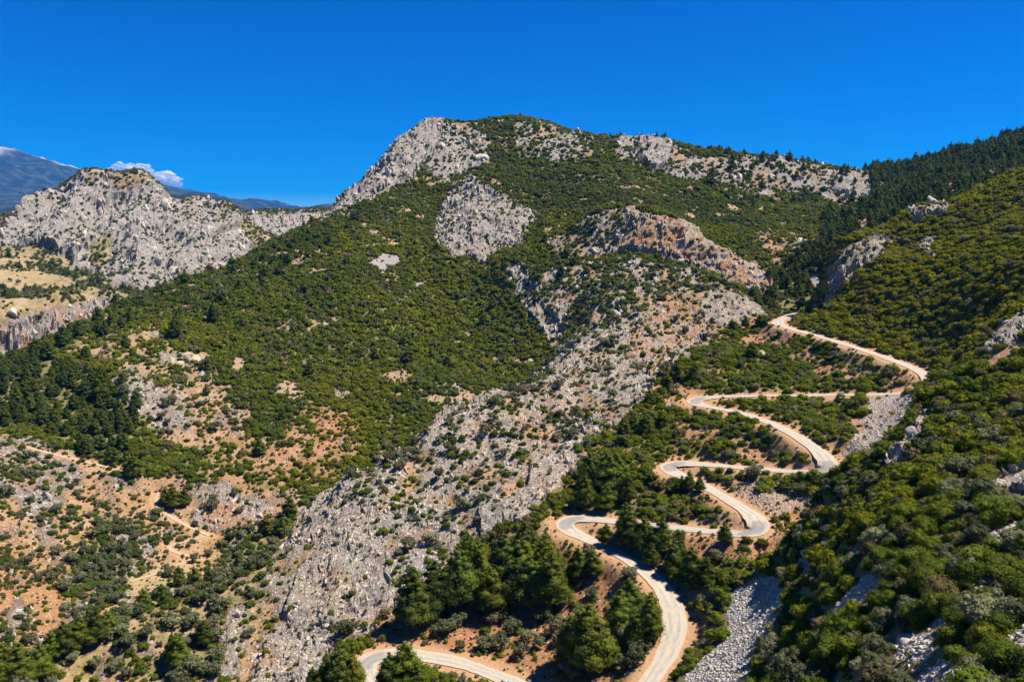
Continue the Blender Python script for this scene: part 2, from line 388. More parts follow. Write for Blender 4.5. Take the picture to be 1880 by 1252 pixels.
zone(EDGE, 440, 500, rock=0.85, amp=4.5, bush=0.4)
zone(EDGE, 440, 600, rock=0.85, amp=4.5, bush=0.4)
zone([(925, 485), (960, 478), (985, 520), (950, 530)], 440, 588, rock=0.85, amp=4.5, bush=0.4)
# green shoulder
zone(rect(-600, 380, 1060, 900), 380, 720, tone=0.5, pine=0.012)
zone([(200, 560), (400, 490), (640, 380), (680, 420), (420, 560), (220, 610), (0, 700), (-300, 760), (-300, 690), (0, 640)], 430, 740, pine=0.10, tone=0.35)
zone([(-400, 660), (60, 650), (200, 690), (260, 760), (240, 850), (190, 840), (60, 790), (-400, 780)], 380, 560, pine=0.55, bush=0.6, tone=0.1)
zone([(680, 480), (700, 470), (735, 475), (728, 492), (690, 502)], 480, 700, scree=1, bush=0.02, pine=0)
zone([(764, 520), (778, 520), (772, 532), (762, 530)], 440, 700, scree=1, bush=0.02, pine=0)
zone([(120, 640), (190, 600), (280, 600), (330, 640), (260, 670), (150, 670)], 430, 600, bush=0.6, red=0.35, dry=0.4)
zone([(160, 690), (260, 660), (330, 640), (380, 650), (400, 700), (450, 760), (430, 830), (330, 830), (250, 780), (200, 720)], 380, 560, bush=0.5, red=0.4, rock=0.25, olive=0.05)
zone([(290, 650), (350, 643), (370, 660), (310, 672)], 430, 560, bush=0.15, rock=0.2, red=0.1, dry=0.5, pale=0.7)
zone([(205, 690), (235, 685), (330, 720), (375, 760), (340, 800), (280, 780), (220, 730)], 380, 560, bush=0.3, rock=0.9, amp=3, red=0.2)
zone([(530, 760), (600, 740), (650, 765), (660, 830), (620, 890), (540, 900), (500, 840)], 350, 480, bush=0.66, red=0.62, rock=0.2)
zone([(570, 745), (640, 750), (640, 800), (590, 840), (575, 800)], 350, 480, bush=0.42, red=0.7, rock=0.25)
zone([(400, 780), (520, 820), (520, 900), (420, 920), (380, 860)], 330, 480, bush=0.62, red=0.6)
# slopes across the gorge, with old tracks
zone([(-600, 790), (60, 805), (230, 860), (330, 880), (420, 900), (560, 900), (560, 1020), (470, 1060), (330, 1110), (180, 1170), (0, 1260), (-600, 1500)], 235, 430, bush=0.41, red=0.5, rock=0.42, olive=0.05, tone=0.12, dry=0.25)
zone([(-600, 990), (60, 1000), (130, 1040), (200, 1120), (0, 1260), (-600, 1500)], 235, 400, bush=0.42, red=0.75, rock=0.3, olive=0.08, tone=0.05)
zone([(170, 960), (260, 960), (250, 1060), (180, 1120), (120, 1100)], 270, 400, bush=0.72, olive=0.3, tone=0.0)
zone([(350, 895), (400, 885), (440, 900), (520, 930), (525, 965), (420, 978), (370, 960)], 325, 420, rock=0.95, amp=4, bush=0.08, orange=0.5, red=0.9)
zone([(280, 1040), (360, 1030), (350, 1070), (260, 1100), (230, 1090)], 290, 380, bush=0.25, dry=1.0, red=0.1, rock=0)
zone([(430, 960), (560, 950), (540, 1030), (480, 1060), (420, 1050), (400, 1000)], 290, 380, bush=0.75, olive=0.2, red=0.5)
zone([(390, 1060), (470, 1050), (560, 990), (520, 1060), (400, 1130), (300, 1150), (280, 1120)], 225, 330, bush=0.85, tone=0.4, olive=0.15)
# rocky slab and its crest
zone([(1425, 575), (1370, 520), (1310, 515), (1225, 525), (1150, 560), (1060, 600), (1020, 630), (970, 690), (930, 715), (870, 735), (780, 780), (690, 850), (630, 875), (550, 960), (490, 1020), (420, 1055),
      (290, 1100), (100, 1190), (-200, 1300), (-200, 1500), (560, 1300), (640, 1190), (740, 1115), (800, 1060), (850, 1000), (950, 962), (1000, 930), (1060, 860), (1100, 800), (1180, 735), (1200, 690), (1280, 645), (1350, 600)],
     150, 470, rock=0.64, amp=4.6, bush=0.27, red=0.45, orange=0.22, tone=0.4, dry=0.5, olive=0.06)
zone([(-200, 1300), (100, 1180), (290, 1095), (420, 1050), (500, 1020), (500, 1060), (430, 1120), (400, 1200), (440, 1300), (-200, 1500)], 190, 262, rock=0.25, bush=0.40, olive=0.42, dry=0.8, red=0.45, tone=0.2)
zone([(700, 850), (800, 790), (900, 760), (960, 730), (1000, 720), (900, 830), (780, 880), (680, 900)], 240, 400, olive=0.16, bush=0.3, dry=0.6)
for slab in ([(560, 930), (630, 890), (640, 900), (610, 960), (560, 1010), (540, 980)], [(610, 945), (650, 940), (690, 1000), (715, 1060), (720, 1120), (650, 1150), (600, 1140), (560, 1160), (520, 1120), (560, 1040)],
             [(790, 800), (800, 770), (840, 732), (858, 735), (845, 770), (810, 800)], [(858, 760), (885, 728), (895, 740), (870, 770)], [(870, 1000), (880, 950), (960, 890), (990, 830), (1030, 820), (1060, 860), (1000, 930), (900, 1000)],
             [(1270, 600), (1290, 550), (1330, 530), (1380, 555), (1400, 575), (1330, 600)], [(500, 1160), (560, 1150), (620, 1190), (560, 1252), (470, 1240)]):
    zone(slab, 150, 470, rock=1.0, amp=4.2, bush=0.06, red=0.1, olive=0)
zone([(1200, 560), (1225, 535), (1260, 560), (1290, 600), (1250, 640), (1190, 680), (1150, 660), (1160, 610)], 300, 470, rock=0.9, amp=5, orange=0.65, bush=0.2)
# switchback field
FIELD = [(1430, 575), (1460, 600), (1560, 640), (1700, 690), (1730, 720), (1660, 760), (1600, 810), (1560, 850), (1520, 920), (1460, 990), (1420, 1050), (1330, 1180), (1230, 1300), (600, 1400), (560, 1300), (640, 1190),
         (740, 1115), (850, 1000), (950, 962), (1060, 860), (1180, 735), (1200, 690), (1280, 645), (1360, 600)]
zone(FIELD, 140, 432, bush=0.8, red=0.62, tone=0.48, rock=0.06, olive=0.03)
zone([(850, 1130), (960, 1090), (1050, 1100), (1200, 1150), (1220, 1200), (1160, 1260), (1000, 1300), (850, 1220), (800, 1170)], 140, 240, bush=0.10, olive=0.34, red=0.85)
zone([(640, 1150), (780, 1130), (860, 1150), (850, 1200), (700, 1200)], 140, 240, bush=0.12, red=1.0)
zone([(1040, 990), (1180, 1040), (1210, 1090), (1120, 1150), (1050, 1100)], 140, 240, bush=0.3, red=0.8, olive=0.08)
TALUS = [(1585, 724), (1690, 727), (1665, 768), (1605, 822), (1530, 842), (1572, 795), (1592, 755)]
zone(TALUS, 236, 325, scree=0.8, bush=0.0, olive=0, red=0.85)
zone([(1330, 880), (1400, 876), (1470, 890), (1520, 880), (1500, 930), (1440, 950), (1400, 915)], 205, 262, bush=0.1, scree=0.5, red=0.7)
zone([(1220, 982), (1400, 990), (1440, 960), (1450, 1010), (1380, 1025), (1240, 1010)], 180, 232, bush=0.12, red=0.8)
zone([(1380, 575), (1430, 600), (1500, 640), (1600, 680), (1690, 705), (1680, 720), (1500, 680), (1400, 625), (1360, 600)], 300, 425, bush=0.5, red=0.6, rock=0.1)
SCREE = [(1338, 1085), (1380, 1062), (1425, 1055), (1435, 1110), (1415, 1160), (1390, 1205), (1365, 1300), (1230, 1300), (1278, 1215), (1322, 1180), (1328, 1140)]
zone(SCREE, 130, 196, scree=1, bush=0.01, red=0, olive=0)
# bushy hill above the top road
zone([(1440, 590), (1506, 556), (1512, 480), (1560, 430), (1660, 370), (1800, 320), (1900, 290), (2300, 250), (2300, 560), (1880, 570), (1730, 690), (1600, 640), (1500, 605)], 285, 530, bush=0.98, tone=0.88, red=0.5)
for crag in ([(1510, 545), (1520, 485), (1560, 450), (1600, 425), (1632, 430), (1625, 465), (1580, 495), (1545, 530), (1520, 552)], [(1665, 382), (1745, 366), (1755, 384), (1680, 402)], [(1685, 440), (1722, 438), (1715, 472), (1690, 465)]):
    zone(crag, 330, 510, rock=1, amp=5, bush=0.3)
# the near slope
NEAR = [(1890, 572), (1800, 645), (1730, 700), (1640, 780), (1560, 855), (1500, 920), (1450, 995), (1425, 1080), (1400, 1160), (1375, 1200), (1345, 1300), (1300, 2600), (3200, 2600), (3200, 400)]
SCREE_ON = A['scree'].copy()
zone(NEAR, 25, 245, bush=0.93, tone=0.62, red=0.35, rock=0.0, olive=0.0, scree=0)
zone([(1420, 1150), (1560, 1010), (1700, 950), (1950, 800), (3000, 900), (3000, 2600), (1300, 2600), (1345, 1300)], 25, 190, bush=0.88, tone=0.5, olive=0.07)
STRIPS = [SCREE, TALUS]
for strip in ([(1900, 565), (1900, 602), (1812, 645), (1786, 645), (1840, 595)], [(1712, 742), (1650, 800), (1622, 840), (1630, 860), (1665, 835), (1700, 775)], [(1900, 862), (1835, 878), (1805, 905), (1860, 915), (1900, 905)]):
    zone(strip, 60, 245, rock=1, amp=3.5, bush=0.0); STRIPS.append(strip)
for strip in ([(1578, 1058), (1618, 1085), (1600, 1105), (1530, 1140), (1518, 1112)], [(1635, 1155), (1700, 1165), (1695, 1205), (1635, 1205)], [(1720, 1200), (1660, 1252), (1700, 1290), (1775, 1240)], [(1760, 1080), (1800, 1065), (1800, 1090), (1770, 1100)], [(1560, 1010), (1592, 1000), (1590, 1022), (1562, 1030)], [(1700, 1130), (1740, 1128), (1735, 1150), (1705, 1150)], [(1840, 1150), (1890, 1140), (1890, 1175), (1845, 1178)], [(1800, 975), (1880, 955), (1880, 985), (1790, 1010)],
              [(1475, 1155), (1510, 1148), (1500, 1170), (1470, 1172)], [(1465, 1040), (1490, 1025), (1495, 1050), (1475, 1062)]):
    zone(strip, 40, 245, scree=1, bush=0.0, tone=0.3, olive=0); STRIPS.append(strip)
zone(SCREE, 130, 196, scree=1, bush=0.0, olive=0, red=0)

def blur(a, n=1):
    for _ in range(n):
        a = (np.roll(a, 1, 0) + np.roll(a, -1, 0) + 2 * a) * 0.25
        a = (np.roll(a, 1, 1) + np.roll(a, -1, 1) + 2 * a) * 0.25
    return a
road_free = sstep(0.8, 4.0, edge).astype(np.float32)
for k in ('bush', 'pine', 'olive'): A[k] *= sstep(1.2 + wob, 4.2 + 2 * wob, edge)
zone(TALUS, 236, 312, scree=0.8, bush=0.0, olive=0, red=0.85)
A['rock'] *= road_free; A['scree'] *= sstep(0.2, 1.0, edge)
A['shoulder'] = (1 - sstep(1.6, 6.0 + 3 * wob, edge)).astype(np.float32)
# scattered bare patches in the scrub
bare = sstep(0.36, 0.52, fbm(X / 16, Y / 16, octaves=3, seed=61)) * np.clip(1.2 - A['pine'], 0, 1)
bare2 = sstep(0.36, 0.46, fbm(X / 60, Y / 60, octaves=4, seed=67))
A['bush'] *= 1 - 0.85 * bare * (A['tone'] < 0.7) * (r_g > 200)
A['rock'] = np.maximum(A['rock'], 0.8 * bare * bare2 * (r_g > 330) * (r_g < 2300))
rn = fbm(X / (4 + r_g / 90), Y / (4 + r_g / 90), octaves=4, seed=101)
part = (A['rock'] > 0.15) & (A['rock'] < 0.97) & (r_g < 2300)
A['rock'] = np.where(part, np.clip(A['rock'] + 0.7 * rn + 0.22 * fbm(X / 45, Y / 45, octaves=2, seed=103), 0, 1), A['rock'])
peak = (r_g > 9000) * sstep(0.0, 1.0, (Z - HC - 820) / 700 + 1.1 * fbm(X / 600, Y / 600, octaves=5, seed=107, gain=0.62))
A['rock'] = np.where(r_g > 2300, 0.85 * peak, A['rock']).astype(np.float32)
A['warm'] = ((r_g < 640) * 1.0 + (r_g >= 640) * 0.25 - (r_g > 1080) * 0.15).astype(np.float32)
R_ = blur(A['rock'], 2); AMP = blur(A['amp'], 3)
for k in ('red', 'orange', 'dry', 'scree', 'tone'): A[k] = blur(A[k], 2)
A['rock'] = R_

# crags: push the rock out of the slope
P = np.stack([X, Y, Z], -1)
dT = np.gradient(P, axis=0); dR = np.gradient(P, axis=1)
N = np.cross(dR, dT); N /= np.linalg.norm(N, axis=-1)[..., None] + 1e-9
N[N[..., 2] < 0] *= -1
act = np.flatnonzero((AMP * R_).ravel() > 0.05)
x, y, z = X.ravel()[act], Y.ravel()[act], Z.ravel()[act]
am = AMP.ravel()[act]; rk = R_.ravel()[act]
w = 3.2 + am * 1.9
ribs = np.where(am < 4.8, 0.55, 1.0)                       # the low slab is ribbed along its dip
n1 = fbm(x / w, y * ribs / w, z * ribs / (w * 1.15), octaves=6, seed=71, ridged=True, gain=0.58)
n2 = fbm(x / (w * 3.3), y / (w * 3.3), z / (w * 2.6), octaves=3, seed=83)
n3 = fbm(x / (w * 0.45), y / (w * 0.45), z / (w * 0.5), octaves=3, seed=87, ridged=True)
t_ = (0.75 * n1 + 0.6 * n2) * 3.0
fr = t_ - np.floor(t_)
t_ = (np.floor(t_) + sstep(0.55, 0.95, fr)) / 3.0          # ledges and faces
off = am * rk * (0.62 * t_ + 0.35 * (0.75 * n1 + 0.6 * n2) + 0.26 * n3 + np.where(am > 6, -0.35, 0.05) + 0.8 * fbm(x / (w * 4.5), y / (w * 4.5), z / (w * 5), octaves=2, seed=89, ridged=True) * (am > 6)
                 + (2.3 * fbm(x / 62, y / 260, z / 240, octaves=3, seed=97, ridged=True) - 0.9) * (am > 11) * np.clip((HC + 100 - z) / 55, 0.12, 1))
Pf = P.reshape(-1, 3); Nf = N.reshape(-1, 3)
Nh = Nf[act].copy(); Nh[:, 2] *= 0.7
Pf[act] += Nh * off[:, None] * road_free.ravel()[act][:, None]
P = Pf.reshape(NT, NR, 3)
ZMIN = float(P[..., 2].min()); ZMAX = float(P[..., 2].max())

# sight lines: highest slope met before each place (to leave out what the hills hide)
SL = (P[..., 2] - HC) / np.hypot(P[..., 0], P[..., 1])
RUN = np.maximum.accumulate(np.concatenate([np.full((NT, 1), -9.0), SL[:, :-1]], 1), 1)

def look(arr, th, lr):
    i = (th - TH[0]) / (TH[1] - TH[0]); j = np.interp(lr, LR, np.arange(NR))
    i0 = np.clip(i.astype(int), 0, NT - 2); j0 = np.clip(j.astype(int), 0, NR - 2)
    fi = np.clip(i - i0, 0, 1); fj = np.clip(j - j0, 0, 1)
    if arr.ndim == 3: fi, fj = fi[:, None], fj[:, None]
    return arr[i0, j0] * (1 - fi) * (1 - fj) + arr[i0 + 1, j0] * fi * (1 - fj) + arr[i0, j0 + 1] * (1 - fi) * fj + arr[i0 + 1, j0 + 1] * fi * fj

def ground_at(px, py, rmin=60):
    """where the sight line through a point of the photograph meets the ground"""
    th, s = ray(px, py)
    th = float(th)
    i = int(round((th - TH[0]) / (TH[1] - TH[0])))
    j = np.flatnonzero((SL[i] >= s) & (RR > rmin))
    j = int(j[0]) if len(j) else NR - 1
    return np.array([P[i, j, 0], P[i, j, 1], P[i, j, 2]]), RR[j]

# ------------------------------------------------------------------ materials
def new_mat(name):
    m = bpy.data.materials.new(name); m.use_nodes = True
    nt = m.node_tree
    for n in list(nt.nodes):
        if n.type != 'OUTPUT_MATERIAL': nt.nodes.remove(n)
    return m, nt, nt.nodes['Material Output']

class G:
    """small helper around a node tree"""
    def __init__(s, nt): s.nt = nt
    def n(s, t, **kw):
        o = s.nt.nodes.new(t)
        for k, v in kw.items(): setattr(o, k, v)
        return o
    def put(s, sock, v):
        if v is None: return
        if isinstance(v, bpy.types.NodeSocket): s.nt.links.new(v, sock)
        else:
            if sock.type == 'RGBA' and len(v) == 3: v = (*v, 1)
            sock.default_value = v
    def attr(s, name, kind='GEOMETRY'):
        a = s.n('ShaderNodeAttribute', attribute_name=name, attribute_type=kind); return a.outputs['Fac']
    def math(s, op, a, b=None, c=None, clamp=False):
        o = s.n('ShaderNodeMath', operation=op, use_clamp=clamp)
        s.put(o.inputs[0], a); s.put(o.inputs[1], b); s.put(o.inputs[2], c); return o.outputs[0]
    def mix(s, f, a, b, mode='MIX'):
        o = s.n('ShaderNodeMix', data_type='RGBA', blend_type=mode)
        s.put(o.inputs['Factor'], f); s.put(o.inputs[6], a); s.put(o.inputs[7], b); return o.outputs[2]
    def noise(s, vec, scale, detail=4, rough=0.55, dist=0.0):
        o = s.n('ShaderNodeTexNoise'); s.put(o.inputs['Vector'], vec); o.inputs['Scale'].default_value = scale
        o.inputs['Detail'].default_value = detail; o.inputs['Roughness'].default_value = rough; o.inputs['Distortion'].default_value = dist
        return o.outputs['Fac']
    def vor(s, vec, scale, feature='F1', out='Distance', rnd=1.0):
        o = s.n('ShaderNodeTexVoronoi', feature=feature); s.put(o.inputs['Vector'], vec); o.inputs['Scale'].default_value = scale
        o.inputs['Randomness'].default_value = rnd
        return o.outputs[out]
    def rng(s, v, a, b, c=0.0, d=1.0):
        o = s.n('ShaderNodeMapRange', interpolation_type='SMOOTHSTEP'); s.put(o.inputs[0], v)
        for i, q in enumerate((a, b, c, d)): s.put(o.inputs[i + 1], q)
        return o.outputs[0]
    def scale(s, vec, xyz):
        o = s.n('ShaderNodeVectorMath', operation='MULTIPLY'); s.put(o.inputs[0], vec); o.inputs[1].default_value = xyz; return o.outputs[0]
    def bsdf(s, out, col, rough=0.9, spec=0.15, normal=None):
        b = s.n('ShaderNodeBsdfPrincipled'); s.put(b.inputs['Base Color'], col); s.put(b.inputs['Roughness'], rough)
        b.inputs['Specular IOR Level'].default_value = spec
        if normal is not None: s.put(b.inputs['Normal'], normal)
        s.nt.links.new(b.outputs[0], out.inputs[0]); return b
    def bump(s, h, strength, dist):
        b = s.n('ShaderNodeBump'); b.inputs['Strength'].default_value = strength; b.inputs['Distance'].default_value = dist
        s.put(b.inputs['Height'], h); return b.outputs[0]

def rock_colour(g, pos, orange, warm=0.7):
    big = g.noise(pos, 0.055, 4, 0.6)
    mid = g.noise(g.scale(pos, (1, 1, 0.5)), 0.32, 9, 0.68)
    fine = g.noise(pos, 2.2, 5, 0.65)
    c = g.mix(g.rng(mid, 0.36, 0.62), (0.225, 0.20, 0.172), (0.56, 0.495, 0.425))
    c = g.mix(g.math('MULTIPLY', g.rng(big, 0.38, 0.62, 0.2, 0.85), warm), c, (0.52, 0.40, 0.28))
    k1 = g.math('ABSOLUTE', g.math('SUBTRACT', g.noise(g.scale(pos, (1, 1, 0.4)), 0.5, 4, 0.6, 0.8), 0.5))
    k2 = g.math('ABSOLUTE', g.math('SUBTRACT', g.noise(g.scale(pos, (1, 0.6, 0.6)), 1.3, 4, 0.6, 0.5), 0.5))
    crack = g.math('MINIMUM', k1, g.math('MULTIPLY', k2, 1.4))
    c = g.mix(g.rng(crack, 0.0, 0.030, 0.75, 0.0), c, (0.075, 0.07, 0.065))
    c = g.mix(g.rng(fine, 0.45, 0.62, 0.0, 0.4), c, (0.60, 0.58, 0.55))
    st = g.noise(g.scale(pos, (1, 1, 0.3)), 0.085, 5, 0.65)
    f = g.rng(g.math('ADD', st, g.math('MULTIPLY', orange, 0.38)), 0.62, 0.82)
    c = g.mix(g.math('MULTIPLY', f, 0.75), c, (0.52, 0.27, 0.12))
    return c, mid, g.math('MULTIPLY', crack, 2.0), fine

def ground_material():
    m, nt, out = new_mat('hillside'); g = G(nt)
    geo = g.n('ShaderNodeNewGeometry'); pos = geo.outputs['Position']
    rock = g.attr('rock'); red = g.attr('red'); orange = g.attr('orange'); dry = g.attr('dry'); scree = g.attr('scree'); veg = g.attr('veg'); sh = g.attr('shoulder'); pale = g.attr('pale'); far = g.attr('far')
    nA = g.noise(pos, 0.03, 4); nB = g.noise(pos, 0.16, 5, 0.6); nC = g.noise(pos, 0.9, 5, 0.65); nD = g.noise(pos, 4.0, 3, 0.6)
    tan = g.mix(nC, (0.235, 0.16, 0.098), (0.39, 0.275, 0.172))
    redc = g.mix(nC, (0.21, 0.085, 0.038), (0.38, 0.185, 0.085))
    soil = g.mix(g.rng(g.math('ADD', g.math('MULTIPLY', nB, 0.9), g.math('MULTIPLY', red, 0.75)), 0.55, 1.05), tan, redc)
    soil = g.mix(g.math('MULTIPLY', pale, 0.8), soil, (0.56, 0.47, 0.36))
    # small stones lying about
    stone = g.vor(pos, 1.3, 'F1'); cell = g.vor(pos, 1.3, 'F1', 'Color')
    sep = g.n('ShaderNodeSeparateColor'); nt.links.new(cell, sep.inputs[0])
    sf = g.math('MULTIPLY', g.rng(stone, 0.28, 0.36, 1, 0), g.rng(sep.outputs[0], 0.62, 0.66))
    soil = g.mix(g.math('MULTIPLY', sf, 0.8), soil, (0.46, 0.44, 0.41))
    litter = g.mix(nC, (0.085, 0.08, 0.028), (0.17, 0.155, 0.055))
    gr = g.mix(nC, (0.19, 0.16, 0.06), (0.35, 0.265, 0.12))
    c = g.mix(g.math('MULTIPLY', g.rng(nB, 0.40, 0.58), g.math('MULTIPLY', dry, 0.9)), soil, gr)
    # low herbs and dwarf scrub
    herb = g.rng(g.math('ADD', nC, g.math('MULTIPLY', g.math('SUBTRACT', nB, 0.5), 0.7)), 0.54, 0.64)
    c = g.mix(g.math('MULTIPLY', herb, 0.62), c, (0.115, 0.115, 0.038))
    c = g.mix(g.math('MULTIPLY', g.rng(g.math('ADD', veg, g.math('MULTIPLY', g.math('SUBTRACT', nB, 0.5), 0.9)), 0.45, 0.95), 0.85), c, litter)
    rc, mid, crack, fine = rock_colour(g, pos, orange, g.attr('warm'))
    rk = g.rng(g.math('ADD', rock, g.math('MULTIPLY', g.math('SUBTRACT', nC, 0.5), 1.15)), 0.40, 0.62)
    c = g.mix(rk, c, rc)
    v2 = g.vor(pos, 1.1, 'F1', 'Color'); sp2 = g.n('ShaderNodeSeparateColor'); nt.links.new(v2, sp2.inputs[0])
    e2 = g.vor(pos, 1.1, 'DISTANCE_TO_EDGE')
    sc = g.mix(sp2.outputs[0], (0.30, 0.285, 0.27), (0.52, 0.49, 0.46))
    sc = g.mix(g.rng(e2, 0.0, 0.12, 0.85, 0), sc, (0.10, 0.09, 0.085))
    sc = g.mix(g.math('MULTIPLY', red, 0.55), sc, (0.46, 0.30, 0.21))
    c = g.mix(g.rng(scree, 0.35, 0.65), c, sc)
    c = g.mix(g.math('MULTIPLY', sh, 0.85), c, g.mix(nC, (0.30, 0.165, 0.08), (0.47, 0.30, 0.17)))
    # wooded far ranges
    wood = g.mix(g.rng(g.noise(pos, 0.006, 6, 0.7), 0.45, 0.62), (0.010, 0.018, 0.016), (0.05, 0.052, 0.048))
    c = g.mix(g.math('MULTIPLY', far, g.math('SUBTRACT', 1.0, rk)), c, wood)
    h = g.math('ADD', g.math('MULTIPLY', g.rng(crack, 0, 0.15), g.math('MULTIPLY', rk, 0.8)), g.math('ADD', g.math('MULTIPLY', mid, rk), g.math('MULTIPLY', nC, 0.5)))
    h = g.math('ADD', h, g.math('ADD', g.math('MULTIPLY', g.rng(e2, 0, 0.3), g.math('MULTIPLY', scree, 0.5)), g.math('MULTIPLY', fine, 0.12)))
    g.bsdf(out, c, 0.95, 0.1, g.bump(h, 0.9, 0.9))
    return m

def road_material():
    m, nt, out = new_mat('worn_road'); g = G(nt)
    pos = g.n('ShaderNodeNewGeometry').outputs['Position']
    ac = g.attr('across'); al = g.attr('along'); wo = g.attr('worn')
    cv = g.n('ShaderNodeCombineXYZ'); nt.links.new(ac, cv.inputs[0]); nt.links.new(g.math('MULTIPLY', al, 0.06), cv.inputs[1])
    streak = g.noise(cv.outputs[0], 4.5, 5, 0.65)
    n1 = g.noise(pos, 0.25, 4, 0.6); n2 = g.noise(pos, 3.0, 4, 0.6)
    c = g.mix(n2, (0.325, 0.278, 0.218), (0.46, 0.405, 0.325))
    absx = g.math('ABSOLUTE', ac)
    tr = g.rng(g.math('ABSOLUTE', g.math('SUBTRACT', absx, 0.36)), 0.05, 0.26, 1, 0)
    f = g.math('MULTIPLY', g.rng(g.math('ADD', streak, g.math('MULTIPLY', tr, 0.16)), 0.50, 0.70), 0.6)
    c = g.mix(f, c, (0.24, 0.225, 0.21))
    c = g.mix(g.rng(g.math('ADD', wo, g.math('MULTIPLY', g.math('SUBTRACT', streak, 0.5), 1.2)), 0.42, 0.9, 0, 0.62), c, (0.16, 0.155, 0.15))
    crk = g.vor(pos, 0.42, 'DISTANCE_TO_EDGE')
    c = g.mix(g.math('MULTIPLY', g.rng(crk, 0.0, 0.018, 0.7, 0), g.rng(n1, 0.48, 0.6)), c, (0.14, 0.13, 0.12))
    c = g.mix(g.rng(g.math('ADD', absx, g.math('MULTIPLY', g.math('SUBTRACT', n2, 0.5), 0.5)), 0.78, 1.02, 0, 0.8), c, (0.42, 0.31, 0.20))
    g.bsdf(out, c, 0.9, 0.15, g.bump(n2, 0.3, 0.05))
    return m

def track_material():
    m, nt, out = new_mat('dirt_track'); g = G(nt)
    pos = g.n('ShaderNodeNewGeometry').outputs['Position']
    n = g.noise(pos, 0.8, 5, 0.65)
    g.bsdf(out, g.mix(n, (0.29, 0.215, 0.14), (0.45, 0.35, 0.245)), 0.95, 0.1, g.bump(n, 0.4, 0.2))
    return m

def boulder_material():
    m, nt, out = new_mat('limestone'); g = G(nt)
    tc = g.n('ShaderNodeNewGeometry').outputs['Position']
    rc, mid, crack, fine = rock_colour(g, tc, 0.1)
    rnd = g.n('ShaderNodeObjectInfo').outputs['Random']
    c = g.mix(g.math('MULTIPLY', rnd, 0.45), rc, (0.46, 0.40, 0.34))
    g.bsdf(out, c, 0.95, 0.1, g.bump(g.math('ADD', mid, g.math('MULTIPLY', fine, 0.3)), 0.9, 0.5))
    return m

def leaf_material(name, dark, light, third, trans=0.22, sere=0.75):
    m, nt, out = new_mat(name); g = G(nt)
    tint = g.attr('tint', 'INSTANCER')
    rnd = g.n('ShaderNodeObjectInfo').outputs['Random']
    pos = g.n('ShaderNodeNewGeometry').outputs['Position']
    n = g.noise(pos, 0.7, 3, 0.6)
    sear = g.rng(g.math('FRACT', g.math('MULTIPLY', rnd, 13.7)), 0.90, 0.94, 0, sere)
    rp = g.n('ShaderNodeValToRGB'); nt.links.new(tint, rp.inputs[0])
    e = rp.color_ramp.elements; e[0].color = (*dark, 1); e[1].color = (*third, 1)
    q = rp.color_ramp.elements.new(0.5); q.color = (*light, 1)
    c = g.mix(g.rng(n, 0.35, 0.65, 0, 0.35), rp.outputs[0], g.mix(0.5, rp.outputs[0], light))
    c = g.mix(sear, c, (0.17, 0.125, 0.06))
    hsv = g.n('ShaderNodeHueSaturation'); nt.links.new(c, hsv.inputs['Color'])
    g.put(hsv.inputs['Value'], g.math('ADD', 0.72, g.math('MULTIPLY', rnd, 0.5)))
    g.put(hsv.inputs['Hue'], g.math('ADD', 0.49, g.math('MULTIPLY', g.math('FRACT', g.math('MULTIPLY', rnd, 7.3)), 0.022)))
    b = g.n('ShaderNodeBsdfPrincipled'); nt.links.new(hsv.outputs[0], b.inputs['Base Color'])
    b.inputs['Roughness'].default_value = 0.75; b.inputs['Specular IOR Level'].default_value = 0.05
    t = g.n('ShaderNodeBsdfTranslucent'); nt.links.new(hsv.outputs[0], t.inputs['Color'])
    mx = g.n('ShaderNodeMixShader'); mx.inputs[0].default_value = trans
    nt.links.new(b.outputs[0], mx.inputs[1]); nt.links.new(t.outputs[0], mx.inputs[2]); nt.links.new(mx.outputs[0], out.inputs[0])
    return m

def bark_material():
    m, nt, out = new_mat('bark'); g = G(nt)
    pos = g.n('ShaderNodeTexCoord').outputs['Object']
    n = g.noise(g.scale(pos, (1, 1, 0.25)), 9, 4, 0.6)
    g.bsdf(out, g.mix(n, (0.09, 0.065, 0.05), (0.24, 0.19, 0.15)), 0.95, 0.1, g.bump(n, 0.6, 0.05))
    return m

M_GROUND = ground_material(); M_ROAD = road_material(); M_TRACK = track_material(); M_ROCK = boulder_material(); M_BARK = bark_material()
M_OAK = leaf_material('oak_scrub_leaves', (0.066, 0.094, 0.018), (0.128, 0.156, 0.011), (0.212, 0.200, 0.009), 0.38)
M_OLIVE = leaf_material('olive_leaves', (0.095, 0.108, 0.050), (0.148, 0.158, 0.072), (0.205, 0.205, 0.105), 0.34)
M_PINE = leaf_material('pine_needles', (0.048, 0.074, 0.022), (0.095, 0.122, 0.016), (0.15, 0.165, 0.016), 0.34, 0.0)

# ------------------------------------------------------------------ mesh helpers
def tag(o, label=None, cat=None, group=None, kind=None):
    if label: o['label'] = label
    if cat: o['category'] = cat
    if group: o['group'] = group
    if kind: o['kind'] = kind
    return o

